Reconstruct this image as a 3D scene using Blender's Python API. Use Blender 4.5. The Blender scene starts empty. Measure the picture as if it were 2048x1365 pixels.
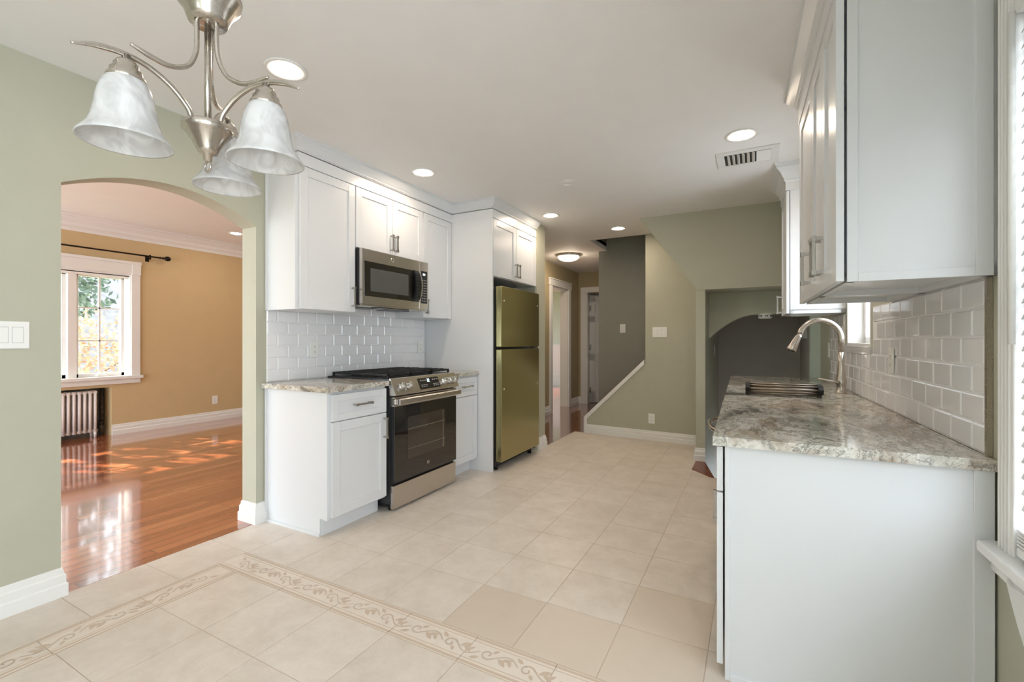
import bpy, bmesh, math, random
from mathutils import Vector, Matrix
random.seed(7)
S = bpy.context.scene
COL = S.collection
PI = math.pi

# ------------------------------------------------------------------ camera, world, sun, exposure
EYE = 1.18
cam_d = bpy.data.cameras.new('camera')
cam = bpy.data.objects.new('camera', cam_d)
COL.objects.link(cam)
cam.location = (0, 0, EYE)
cam.rotation_euler = (PI/2, 0, math.radians(28.007))
cam_d.sensor_width = 36.0
cam_d.lens = 36.0*910/2048
cam_d.shift_y = -1.5/2048
cam_d.clip_start = 0.02
S.camera = cam

W = bpy.data.worlds.new('daylight')
S.world = W
W.use_nodes = True
W.node_tree.nodes['Background'].inputs[0].default_value = (0.82, 0.91, 1.0, 1)
W.node_tree.nodes['Background'].inputs[1].default_value = 6.2

sun_d = bpy.data.lights.new('sun', 'SUN')
sun_d.energy = 20.0
sun_d.angle = 0.009
sun_d.color = (1.0, 0.86, 0.68)
sun = bpy.data.objects.new('sun', sun_d)
COL.objects.link(sun)
sun.location = (-12, -2, 8)
sun.rotation_euler = Vector((2.25, 0.55, -1.75)).to_track_quat('-Z', 'Y').to_euler()

S.view_settings.view_transform = 'Standard'
S.view_settings.look = 'None'
S.view_settings.gamma = 1.0
S.view_settings.use_curve_mapping = False
S.view_settings.exposure = 0.38
LAMP = 105.0          # radiance of the recessed lamps' lenses
WARM = (1.0, 0.82, 0.64, 1)

def portal(loc, look, sx, sy):
    d = bpy.data.lights.new('opening_portal', 'AREA')
    d.shape = 'RECTANGLE'; d.size = sx; d.size_y = sy
    d.cycles.is_portal = True
    o = bpy.data.objects.new('opening_portal', d)
    COL.objects.link(o)
    o.location = loc
    o.rotation_euler = Vector(look).to_track_quat('-Z', 'Y').to_euler()
portal((0.70, -1.0, 1.1), (-1, 0, 0), 1.8, 2.05)       # unseen opening added in the right wall for daylight
portal((-5.1, -2.05, 1.25), (0, 1, 0), 3.6, 2.3)      # unseen opening added to brighten the living room
portal((-0.3, -2.05, 1.6), (0, 1, 0), 0.5, 0.6)      # unseen opening added for cool light from behind
portal((-6.25, 8.5, 1.5), (1, 0, 0), 3.0, 1.2)        # window of the room off the hall
portal((-7.2, 2.02, 1.4), (1, 0, 0), 1.3, 1.75)       # living room window
portal((0.70, 0.95, 1.38), (-1, 0, 0), 1.3, 1.36)     # window by the counter

# ------------------------------------------------------------------ materials
def lin(c):
    c = c/255.0
    return c/12.92 if c <= 0.04045 else ((c+0.055)/1.055)**2.4
def rgb(r, g, b): return (lin(r), lin(g), lin(b), 1)

class NT:
    def __init__(s, name):
        s.m = bpy.data.materials.new(name); s.m.use_nodes = True
        s.t = s.m.node_tree; s.b = s.t.nodes['Principled BSDF']; s.out = s.t.nodes['Material Output']
    def n(s, typ, **kw):
        x = s.t.nodes.new(typ)
        for k, v in kw.items():
            if hasattr(x, k): setattr(x, k, v)
            else: x.inputs[k.replace('_', ' ')].default_value = v
        return x
    def l(s, a, ao, b, bi): s.t.links.new(a.outputs[ao], b.inputs[bi])
    def coord(s, scale=(1, 1, 1), rot=(0, 0, 0), loc=(0, 0, 0)):
        c = s.n('ShaderNodeTexCoord'); m = s.n('ShaderNodeMapping')
        m.inputs['Scale'].default_value = scale; m.inputs['Rotation'].default_value = rot; m.inputs['Location'].default_value = loc
        s.l(c, 'Object', m, 'Vector'); return m
    def ramp(s, stops):
        r = s.n('ShaderNodeValToRGB'); e = r.color_ramp.elements
        while len(e) < len(stops): e.new(0.5)
        for q, (p, c) in zip(e, stops): q.position = p; q.color = c
        return r

def plain(name, col, rough=0.5, metal=0.0, spec=0.5, noise=0.0, nscale=6.0, bump=0.0, bscale=200.0, emit=None, coat=0.0):
    k = NT(name); b = k.b
    b.inputs['Base Color'].default_value = col
    b.inputs['Roughness'].default_value = rough
    b.inputs['Metallic'].default_value = metal
    b.inputs['Specular IOR Level'].default_value = spec
    if coat: b.inputs['Coat Weight'].default_value = coat; b.inputs['Coat Roughness'].default_value = 0.05
    if noise:
        m = k.coord(); n = k.n('ShaderNodeTexNoise', Scale=nscale, Detail=3.0); k.l(m, 0, n, 'Vector')
        lo = tuple(c*(1-noise) for c in col[:3])+(1,); hi = tuple(min(1, c*(1+noise)) for c in col[:3])+(1,)
        r = k.ramp([(0.3, lo), (0.7, hi)]); k.l(n, 'Fac', r, 'Fac'); k.l(r, 'Color', b, 'Base Color')
    if bump:
        m = k.coord(); n = k.n('ShaderNodeTexNoise', Scale=bscale, Detail=2.0); k.l(m, 0, n, 'Vector')
        bp = k.n('ShaderNodeBump', Strength=bump, Distance=0.002); k.l(n, 'Fac', bp, 'Height'); k.l(bp, 'Normal', b, 'Normal')
    if emit:
        b.inputs['Emission Color'].default_value = emit[0]; b.inputs['Emission Strength'].default_value = emit[1]
    return k.m

M = {}
M['sage'] = plain('sage_wall_paint', rgb(184, 183, 164), 0.6, noise=0.02, bump=0.05)
M['tan'] = plain('tan_wall_paint', rgb(206, 182, 140), 0.6, noise=0.02, bump=0.05)
M['hall'] = plain('olive_brown_wall_paint', rgb(172, 158, 126), 0.6, noise=0.02)
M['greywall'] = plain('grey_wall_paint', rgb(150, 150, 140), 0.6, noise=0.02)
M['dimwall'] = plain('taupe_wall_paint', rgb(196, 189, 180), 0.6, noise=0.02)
M['mint'] = plain('pale_green_paint', rgb(206, 218, 206), 0.6)
M['ceil'] = plain('ceiling_paint', rgb(240, 238, 236), 0.7, noise=0.01)
M['white'] = plain('white_cabinet_paint', rgb(226, 228, 230), 0.28, spec=0.5)
M['trim'] = plain('white_trim_paint', rgb(236, 235, 232), 0.3)
M['slat'] = plain('blind_slat_white', rgb(222, 222, 222), 0.4)
M['plate'] = plain('white_plastic', rgb(240, 240, 236), 0.3)
M['black'] = plain('black_enamel', rgb(22, 22, 23), 0.3)
M['iron'] = plain('cast_iron', rgb(26, 26, 27), 0.55)
M['darkgrey'] = plain('dark_grey_steel', rgb(52, 53, 55), 0.4, metal=0.3)
M['rubber'] = plain('black_rubber', rgb(14, 14, 14), 0.5)
M['bronze'] = plain('dark_bronze', rgb(40, 30, 24), 0.4, metal=0.7)
M['darkpipe'] = plain('old_dark_pipe', rgb(70, 66, 60), 0.6, metal=0.3, noise=0.4, nscale=30)
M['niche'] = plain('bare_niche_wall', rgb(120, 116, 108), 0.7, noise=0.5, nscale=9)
M['chrome'] = plain('polished_nickel', rgb(205, 205, 205), 0.15, metal=1)
M['radiator'] = plain('radiator_paint', rgb(226, 216, 212), 0.4)
M['grout'] = plain('wall_grout', rgb(236, 236, 236), 0.7)
M['tilewhite'] = plain('glazed_white_tile', rgb(240, 240, 242), 0.07, spec=0.6)
M['led'] = plain('lit_digits', rgb(200, 220, 225), 0.5, emit=((0.8, 0.95, 1, 1), 1.5))
M['mark'] = plain('grey_print_and_gap', rgb(190, 190, 190), 0.5)
M['bulb'] = plain('lamp_lens', rgb(255, 250, 240), 0.5, emit=(WARM, LAMP))
M['domeglass'] = plain('lit_dome_glass', rgb(255, 246, 230), 0.4, emit=(WARM, 30.0))
M['fence'] = plain('grey_fence_wood', rgb(130, 128, 135), 0.8, noise=0.2)
M['ground'] = plain('lawn', rgb(96, 110, 60), 0.9, noise=0.4, nscale=3)
M['bark'] = plain('bark', rgb(92, 80, 70), 0.9, noise=0.4, nscale=12)

def brushed(name, col, rough=0.28, stretch=(2, 2, 160), amt=0.12):
    k = NT(name); b = k.b
    b.inputs['Base Color'].default_value = col; b.inputs['Metallic'].default_value = 1.0
    m = k.coord(stretch); n = k.n('ShaderNodeTexNoise', Scale=4.0, Detail=4.0); k.l(m, 0, n, 'Vector')
    r = k.n('ShaderNodeMapRange'); r.inputs['To Min'].default_value = rough-amt; r.inputs['To Max'].default_value = rough+amt
    k.l(n, 'Fac', r, 'Value'); k.l(r, 'Result', b, 'Roughness')
    return k.m
M['steel'] = brushed('stainless_steel', rgb(206, 200, 193), 0.26, (2, 2, 90), 0.03)
M['rackbar'] = brushed('rack_bar_steel', rgb(158, 146, 134), 0.3, (40, 40, 40), 0.03)
M['nickel'] = brushed('brushed_nickel', rgb(196, 188, 178), 0.26, (60, 60, 60), 0.05)
M['fridge'] = brushed('olive_gold_steel', rgb(178, 169, 126), 0.24, (3, 3, 60), 0.03)
M['handle'] = brushed('handle_nickel', rgb(176, 172, 168), 0.25, (60, 60, 60), 0.04)

k = NT('dark_oven_glass'); k.b.inputs['Base Color'].default_value = rgb(30, 27, 24); k.b.inputs['Roughness'].default_value = 0.03
k.b.inputs['Specular IOR Level'].default_value = 0.9; M['ovenglass'] = k.m
k = NT('window_of_microwave'); k.b.inputs['Base Color'].default_value = rgb(88, 88, 86); k.b.inputs['Roughness'].default_value = 0.08; M['mwglass'] = k.m
k = NT('oven_inner_window'); k.b.inputs['Base Color'].default_value = rgb(62, 55, 48); k.b.inputs['Roughness'].default_value = 0.05
k.b.inputs['Specular IOR Level'].default_value = 0.8; M['ovenwin'] = k.m

# clear glass: mostly transparent with a mirror-like share
k = NT('window_glass'); g = k.n('ShaderNodeBsdfGlossy', Roughness=0.02); t = k.n('ShaderNodeBsdfTransparent'); mx = k.n('ShaderNodeMixShader'); mx.inputs[0].default_value = 0.07
k.l(t, 0, mx, 1); k.l(g, 0, mx, 2); k.l(mx, 0, k.out, 0); M['glass'] = k.m

# frosted alabaster glass of the chandelier shades
k = NT('alabaster_glass'); b = k.b
m = k.coord((9, 9, 7)); n = k.n('ShaderNodeTexNoise', Scale=1.6, Detail=4.0, Distortion=2.2); k.l(m, 0, n, 'Vector')
r = k.ramp([(0.35, rgb(214, 212, 209)), (0.6, rgb(238, 237, 235))]); k.l(n, 'Fac', r, 'Fac'); k.l(r, 'Color', b, 'Base Color')
b.inputs['Roughness'].default_value = 0.18; b.inputs['Specular IOR Level'].default_value = 0.5
tr = k.n('ShaderNodeBsdfTranslucent'); k.l(r, 'Color', tr, 'Color'); mx = k.n('ShaderNodeMixShader'); mx.inputs[0].default_value = 0.3
k.l(b, 0, mx, 1); k.l(tr, 0, mx, 2); k.l(mx, 0, k.out, 0); M['alabaster'] = k.m

# granite
def granite(name, scale, rot):
    k = NT(name); b = k.b
    m = k.coord(scale, rot)
    n0 = k.n('ShaderNodeTexNoise', Scale=1.6, Detail=6.0, Roughness=0.6, Distortion=0.5); k.l(m, 0, n0, 'Vector')
    r0 = k.ramp([(0.32, rgb(128, 130, 124)), (0.41, rgb(206, 203, 192)), (0.50, rgb(232, 228, 219)), (0.59, rgb(182, 168, 152)), (0.66, rgb(226, 218, 206))]); k.l(n0, 'Fac', r0, 'Fac')
    ad = k.n('ShaderNodeMixRGB', blend_type='LINEAR_LIGHT'); ad.inputs[0].default_value = 0.28
    k.l(m, 0, ad, 1); k.l(n0, 'Color', ad, 2)
    w = k.n('ShaderNodeTexNoise', Scale=2.1, Detail=12.0, Roughness=0.72, Distortion=0.7); k.l(ad, 0, w, 'Vector')
    rv = k.ramp([(0.39, (0.22, 0.23, 0.23, 1)), (0.44, (0.95, 0.95, 0.94, 1)), (0.475, (1, 1, 1, 1)), (0.50, (0.28, 0.28, 0.27, 1)), (0.525, (1, 1, 1, 1)), (0.59, (1.0, 1.0, 0.99, 1)), (0.62, (0.42, 0.40, 0.37, 1)), (0.66, (1, 1, 1, 1))]); k.l(w, 'Fac', rv, 'Fac')
    r = k.n('ShaderNodeMixRGB', blend_type='MULTIPLY'); r.inputs[0].default_value = 0.9; k.l(r0, 'Color', r, 1); k.l(rv, 'Color', r, 2)
    f = k.n('ShaderNodeTexNoise', Scale=70.0, Detail=4.0, Roughness=0.7); c2 = k.coord(); k.l(c2, 0, f, 'Vector')
    r2 = k.ramp([(0.36, (0.5, 0.5, 0.48, 1)), (0.5, (1, 1, 1, 1))]); k.l(f, 'Fac', r2, 'Fac')
    mu = k.n('ShaderNodeMixRGB', blend_type='MULTIPLY'); mu.inputs[0].default_value = 0.6; k.l(r, 0, mu, 1); k.l(r2, 'Color', mu, 2)
    k.l(mu, 0, b, 'Base Color'); b.inputs['Roughness'].default_value = 0.1
    return k.m
M['granite'] = granite('veined_granite', (2.3, 1.0, 2.3), (0, 0, 0.4))
M['granite_left'] = granite('veined_granite_left', (1.2, 2.8, 2.6), (0, 0, 0.1))

# floor tile, per-tile tint
def floortile(name, c0, c1, mott):
    k = NT(name); b = k.b
    gi = k.n('ShaderNodeNewGeometry')
    m = k.coord((1, 1, 1)); n = k.n('ShaderNodeTexNoise', Scale=6.0, Detail=9.0, Roughness=0.75, Distortion=0.2); k.l(m, 0, n, 'Vector')
    r = k.ramp([(0.5-mott, c0), (0.5+mott, c1)]); k.l(n, 'Fac', r, 'Fac')
    r2 = k.ramp([(0.0, (0.94, 0.93, 0.92, 1)), (1.0, (1, 1, 1, 1))]); k.l(gi, 'Random Per Island', r2, 'Fac')
    mu = k.n('ShaderNodeMixRGB', blend_type='MULTIPLY'); mu.inputs[0].default_value = 1.0; k.l(r, 'Color', mu, 1); k.l(r2, 'Color', mu, 2)
    k.l(mu, 0, b, 'Base Color'); b.inputs['Roughness'].default_value = 0.38; b.inputs['Specular IOR Level'].default_value = 0.4
    return k.m
M['tile'] = floortile('cream_floor_tile', rgb(213, 202, 189), rgb(235, 226, 216), 0.2)
M['tile_plain'] = floortile('beige_replacement_tile', rgb(213, 199, 183), rgb(219, 206, 191), 0.3)
M['fgrout'] = plain('floor_grout', rgb(204, 188, 170), 0.8)
M['border_tan'] = plain('border_relief_tan', rgb(206, 187, 168), 0.5)
M['border'] = plain('border_tile', rgb(229, 218, 206), 0.4, noise=0.03, nscale=20)

# wood floor planks (board length along Y)
def planks(name, cols, rough, rotz=0.0):
    k = NT(name); b = k.b
    m = k.coord((1, 1, 1), (0, 0, PI/2+rotz))
    br = k.n('ShaderNodeTexBrick', Scale=1.0, offset=0.37, offset_frequency=3); k.l(m, 0, br, 'Vector')
    br.inputs['Color1'].default_value = (0, 0, 0, 1); br.inputs['Color2'].default_value = (1, 1, 1, 1); br.inputs['Mortar'].default_value = (0.5, 0.5, 0.5, 1)
    br.inputs['Mortar Size'].default_value = 0.002; br.inputs['Brick Width'].default_value = 0.95; br.inputs['Row Height'].default_value = 0.083
    gm = k.coord((30, 1.6, 30), (0, 0, rotz)); n = k.n('ShaderNodeTexNoise', Scale=1.0, Detail=6.0, Roughness=0.6, Distortion=0.8); k.l(gm, 0, n, 'Vector')
    mx = k.n('ShaderNodeMixRGB'); mx.inputs[0].default_value = 0.45; k.l(br, 'Color', mx, 1); k.l(n, 'Fac', mx, 2)
    r = k.ramp([(0.2, cols[0]), (0.5, cols[1]), (0.85, cols[2])]); k.l(mx, 0, r, 'Fac')
    dk = k.n('ShaderNodeMixRGB', blend_type='MULTIPLY'); k.l(br, 'Fac', dk, 0); k.l(r, 'Color', dk, 1); dk.inputs[2].default_value = (0.3, 0.24, 0.2, 1)
    k.l(dk, 0, b, 'Base Color'); b.inputs['Roughness'].default_value = rough; b.inputs['Coat Weight'].default_value = 1.0; b.inputs['Coat Roughness'].default_value = 0.07; b.inputs['Coat IOR'].default_value = 1.65
    bp = k.n('ShaderNodeBump', Strength=0.2, Distance=0.003); inv = k.n('ShaderNodeMath', operation='SUBTRACT'); inv.inputs[0].default_value = 1.0
    k.l(br, 'Fac', inv, 1); k.l(inv, 0, bp, 'Height'); k.l(bp, 'Normal', b, 'Normal')
    return k.m
M['wood'] = planks('red_oak_planks', (rgb(144, 80, 52), rgb(174, 104, 70), rgb(198, 130, 90)), 0.16)
M['wood_hall'] = planks('dark_red_planks', (rgb(96, 42, 26), rgb(120, 56, 36), rgb(140, 70, 46)), 0.14, 0.35)
M['step'] = plain('stair_wood', rgb(120, 62, 38), 0.25, noise=0.2, nscale=18)

def leafmat(name, cols):
    k = NT(name); b = k.b
    g = k.n('ShaderNodeNewGeometry'); r = k.ramp(cols); k.l(g, 'Random Per Island', r, 'Fac'); k.l(r, 'Color', b, 'Base Color'); b.inputs['Roughness'].default_value = 0.6
    tr = k.n('ShaderNodeBsdfTranslucent'); k.l(r, 'Color', tr, 'Color'); mx = k.n('ShaderNodeMixShader'); mx.inputs[0].default_value = 0.35
    k.l(b, 0, mx, 1); k.l(tr, 0, mx, 2); k.l(mx, 0, k.out, 0)
    return k.m
M['leaf_rust'] = leafmat('rust_leaves', [(0.0, rgb(190, 128, 100)), (0.35, rgb(216, 170, 146)), (0.7, rgb(150, 146, 112)), (1.0, rgb(232, 208, 186))])
M['leaf_green'] = leafmat('green_leaves', [(0.0, rgb(88, 110, 60)), (0.5, rgb(140, 150, 90)), (1.0, rgb(190, 185, 130))])
M['leaf_dark'] = leafmat('dark_tree_leaves', [(0.0, rgb(60, 80, 74)), (1.0, rgb(110, 130, 118))])

# ------------------------------------------------------------------ mesh helpers
ROTR = math.radians(1.24)         # the sink wall stands slightly out of square
ORG = {}                          # object name -> origin in its own frame
FR = {}
def to_world(loc, frame):
    v = Vector(loc)
    return Matrix.Rotation(ROTR, 4, 'Z') @ v if frame == 'R' else v

class MB:
    def __init__(s, mat=None): s.bm = bmesh.new(); s.M = mat or Matrix.Identity(4); s.mi = 0
    def _v(s, p): return s.bm.verts.new(s.M @ Vector(p))
    def _f(s, vs, smooth=False):
        try: f = s.bm.faces.new(vs)
        except ValueError: return None
        f.material_index = s.mi; f.smooth = smooth; return f
    def box(s, x0, x1, y0, y1, z0, z1):
        v = [s._v((x, y, z)) for x in (x0, x1) for y in (y0, y1) for z in (z0, z1)]
        for q in ((0, 1, 3, 2), (4, 6, 7, 5), (0, 4, 5, 1), (2, 3, 7, 6), (0, 2, 6, 4), (1, 5, 7, 3)): s._f([v[i] for i in q])
        return s
    def prism(s, poly, ax, c0, c1):
        def p3(p, c):
            return (p[0], p[1], c) if ax == 'z' else ((c, p[0], p[1]) if ax == 'x' else (p[0], c, p[1]))
        a = [s._v(p3(p, c0)) for p in poly]; b = [s._v(p3(p, c1)) for p in poly]; n = len(poly)
        s._f(a); s._f(b[::-1])
        for i in range(n): s._f([a[i], b[i], b[(i+1) % n], a[(i+1) % n]])
        return s
    def poly(s, pts): s._f([s._v(p) for p in pts]); return s
    def tube(s, pts, r, seg=12, cap=True):
        pts = [Vector(p) for p in pts]; n = len(pts); rings = []
        up = None
        for i, p in enumerate(pts):
            t = (pts[min(i+1, n-1)]-pts[max(i-1, 0)]).normalized()
            if up is None:
                up = Vector((0, 0, 1)) if abs(t.z) < 0.9 else Vector((1, 0, 0))
            a = t.cross(up)
            if a.length < 1e-6: a = t.cross(Vector((0, 1, 0)))
            a.normalize(); b2 = t.cross(a).normalized(); up = -b2 if False else up
            up = b2.cross(t) if False else (a.cross(t))
            rr = r[i] if isinstance(r, (list, tuple)) else r
            rings.append([s._v(p+a*rr*math.cos(2*PI*j/seg)+b2*rr*math.sin(2*PI*j/seg)) for j in range(seg)])
        for i in range(n-1):
            for j in range(seg):
                s._f([rings[i][j], rings[i][(j+1) % seg], rings[i+1][(j+1) % seg], rings[i+1][j]], True)
        if cap: s._f(rings[0][::-1]); s._f(rings[-1])
        return s
    def lathe(s, prof, c=(0, 0, 0), seg=40, R=None, closed=False):
        c = Vector(c); R = R or Matrix.Identity(3); rings = []
        for (r, z) in prof:
            if r < 1e-6: rings.append([s._v(c+R @ Vector((0, 0, z)))])
            else: rings.append([s._v(c+R @ Vector((r*math.cos(2*PI*j/seg), r*math.sin(2*PI*j/seg), z))) for j in range(seg)])
        pairs = list(zip(rings, rings[1:]))
        if closed: pairs.append((rings[-1], rings[0]))
        for a, b in pairs:
            for j in range(seg):
                if len(a) == 1 and len(b) == 1: continue
                if len(a) == 1: s._f([a[0], b[(j+1) % seg], b[j]], True)
                elif len(b) == 1: s._f([a[j], a[(j+1) % seg], b[0]], True)
                else: s._f([a[j], a[(j+1) % seg], b[(j+1) % seg], b[j]], True)
        return s
    def torus(s, c, R, r, ax='z', seg=32, ts=10):
        c = Vector(c); rings = []
        for i in range(seg):
            a = 2*PI*i/seg; ring = []
            for j in range(ts):
                b = 2*PI*j/ts; q = R+r*math.cos(b); h = r*math.sin(b)
                p = (q*math.cos(a), q*math.sin(a), h)
                if ax == 'x': p = (h, p[0], p[1])
                if ax == 'y': p = (p[0], h, p[1])
                ring.append(s._v(c+Vector(p)))
            rings.append(ring)
        for i in range(seg):
            for j in range(ts):
                s._f([rings[i][j], rings[(i+1) % seg][j], rings[(i+1) % seg][(j+1) % ts], rings[i][(j+1) % ts]], True)
        return s
    def sweep(s, prof, path):
        """prof: (out, z) points; path: [(x,y,nx,ny)] corner points with outward (mitred) offsets"""
        rings = [[s._v((x+o*nx, y+o*ny, z)) for (o, z) in prof] for (x, y, nx, ny) in path]
        n = len(prof)
        for a, b in zip(rings, rings[1:]):
            for i in range(n): s._f([a[i], a[(i+1) % n], b[(i+1) % n], b[i]])
        s._f(rings[0][::-1]); s._f(rings[-1])
        return s
    def build(s, name, mats, parent=None, bevel=0.0, frame='W', loc=(0, 0, 0), label=None, seg=2, smooth=False, keep=False):
        if not keep: bmesh.ops.recalc_face_normals(s.bm, faces=s.bm.faces)
        if parent is not None: off = Vector(ORG[parent.name]); frame = FR[parent.name]
        else: off = Vector(loc)
        for v in s.bm.verts: v.co -= off
        me = bpy.data.meshes.new(name); s.bm.to_mesh(me); s.bm.free()
        if smooth:
            for p in me.polygons: p.use_smooth = True
        for m in (mats if isinstance(mats, (list, tuple)) else [mats]): me.materials.append(M[m] if isinstance(m, str) else m)
        o = bpy.data.objects.new(name, me); COL.objects.link(o)
        ORG[o.name] = tuple(off); FR[o.name] = frame
        if parent is not None: o.parent = parent
        else:
            o.location = to_world(off, frame)
            if frame == 'R': o.rotation_euler = (0, 0, ROTR)
        if bevel:
            md = o.modifiers.new('bevel', 'BEVEL'); md.width = bevel; md.segments = seg; md.limit_method = 'ANGLE'; md.angle_limit = 0.7
            md.harden_normals = False
        if label: o['label'] = label
        return o

def thing(name, label, cat, loc, frame='W', group=None):
    o = bpy.data.objects.new(name, None); COL.objects.link(o); o.empty_display_size = 0.1
    o.location = to_world(loc, frame)
    if frame == 'R': o.rotation_euler = (0, 0, ROTR)
    ORG[o.name] = tuple(loc); FR[o.name] = frame
    o['label'] = label; o['category'] = cat
    if group: o['group'] = group
    return o
def tag(o, label, cat, group=None):
    o['label'] = label; o['category'] = cat
    if group: o['group'] = group
    return o
def struct(o): o['kind'] = 'structure'; return o
def copy_thing(o, dloc, label):
    """a copy of a thing with copies of its parts and sub-parts, moved by dloc"""
    r = o.copy(); COL.objects.link(r); r.location = o.location + Vector(dloc); r['label'] = label
    for ch in o.children:
        c = ch.copy(); COL.objects.link(c); c.parent = r
        for g in ch.children:
            d = g.copy(); COL.objects.link(d); d.parent = c
    return r
def face(ox, oy, oz, facing):
    """matrix: local x = width, y = outward, z = up, placed on a wall facing +x / -x / -y"""
    w, n = {'+x': ((0, 1, 0), (1, 0, 0)), '-x': ((0, 1, 0), (-1, 0, 0)), '-y': ((1, 0, 0), (0, -1, 0)), '+y': ((1, 0, 0), (0, 1, 0))}[facing]
    m = Matrix.Identity(4)
    for i in range(3):
        m[i][0] = w[i]; m[i][1] = n[i]; m[i][2] = (0, 0, 1)[i]; m[i][3] = (ox, oy, oz)[i]
    return m
def text_mesh(body, size, name, mat, parent, loc, facing, frame='W', ext=0.0005):
    cu = bpy.data.curves.new(name, 'FONT'); cu.body = body; cu.size = size; cu.align_x = 'CENTER'; cu.align_y = 'CENTER'; cu.extrude = ext
    tmp = bpy.data.objects.new(name+'_tmp', cu); COL.objects.link(tmp)
    dg = bpy.context.evaluated_depsgraph_get()
    me = bpy.data.meshes.new_from_object(tmp.evaluated_get(dg))
    bpy.data.objects.remove(tmp); bpy.data.curves.remove(cu)
    off = Vector(ORG[parent.name])
    mt = face(*loc, facing)
    if facing == '+x': pass
    R = Matrix(((1, 0, 0, 0), (0, 0, 1, 0), (0, 1, 0, 0), (0, 0, 0, 1)))
    for v in me.vertices:
        v.co = (mt @ (R @ v.co)) - off
    me.materials.clear(); me.materials.append(M[mat])
    o = bpy.data.objects.new(name, me); COL.objects.link(o); o.parent = parent
    ORG[o.name] = tuple(off); FR[o.name] = FR[parent.name]
    return o

# ------------------------------------------------------------------ the setting: floors
def clip(poly, rect):
    x0, x1, y0, y1 = rect
    def cut(ps, inside, inter):
        out = []
        for i, p in enumerate(ps):
            q = ps[(i+1) % len(ps)]
            if inside(p):
                out.append(p)
                if not inside(q): out.append(inter(p, q))
            elif inside(q): out.append(inter(p, q))
        return out
    def ix(c): return lambda p, q: (c, p[1]+(q[1]-p[1])*(c-p[0])/(q[0]-p[0]))
    def iy(c): return lambda p, q: (p[0]+(q[0]-p[0])*(c-p[1])/(q[1]-p[1]), c)
    for ins, it in ((lambda p: p[0] >= x0-1e-9, ix(x0)), (lambda p: p[0] <= x1+1e-9, ix(x1)), (lambda p: p[1] >= y0-1e-9, iy(y0)), (lambda p: p[1] <= y1+1e-9, iy(y1))):
        if not poly: return []
        poly = cut(poly, ins, it)
    return poly if len(poly) >= 3 else []
def rect(x0, x1, y0, y1): return [(x0, y0), (x1, y0), (x1, y1), (x0, y1)]
fl = MB()
G = 0.0017
PLAINSET = {(-1.15, 1.54), (-0.82, 1.54), (-0.487, 1.877), (-0.487, 1.54)}
def tiles(regions, xs, ys):
    for xa, xb in zip(xs, xs[1:]):
        for ya, yb in zip(ys, ys[1:]):
            for rg in regions:
                p = clip(rg, (xa+G, xb-G, ya+G, yb-G))
                if p:
                    ar = sum(p[i][0]*p[(i+1) % len(p)][1]-p[(i+1) % len(p)][0]*p[i][1] for i in range(len(p)))
                    if abs(ar) < 1e-5: continue
                    fl.mi = 1 if any(abs(xa-a) < .01 and abs(ya-b) < .01 for a, b in PLAINSET) else 0
                    fl.prism(p, 'z', -0.008, 0.0)
xs = [-1.15+0.333*i for i in range(-6, 8)]
xs = [-1.15+0.333*i if i <= 0 else (-1.15, -0.82, -0.487, -0.154, 0.18, 0.51, 0.84, 1.17, 1.5)[i] for i in range(-6, 9)]
ys = [1.54, 1.877]+[1.877+0.337*i for i in range(1, 12)]
tiles([rect(-2.83, 1.2, 1.54, 4.26), rect(-2.83, -2.05, 4.26, 4.5), rect(-2.05, -0.5, 4.26, 5.58), [(-0.5, 4.26), (-0.33, 4.26), (-0.5, 4.435)]], xs, ys)
ys = [0.87+0.34*i for i in range(-9, 2)]+[1.54]
tiles([rect(-2.835, -2.495, -2.0, 1.54)], [-2.9, -2.495], ys)
tiles([rect(-2.318, 1.4, -2.0, 1.38)], [-2.318+0.338*i for i in range(0, 12)], [1.38-0.338*i for i in range(11, -1, -1)])
fl.mi = 2
for p in (rect(-2.835, 1.4, -2.0, 4.26), rect(-2.835, -2.05, 4.26, 4.5), rect(-2.05, -0.5, 4.26, 5.58), [(-0.5, 4.26), (-0.33, 4.26), (-0.5, 4.435)]):
    fl.prism(p, 'z', -0.05, -0.0015)
struct(fl.build('floor', ['tile', 'tile_plain', 'fgrout']))

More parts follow.
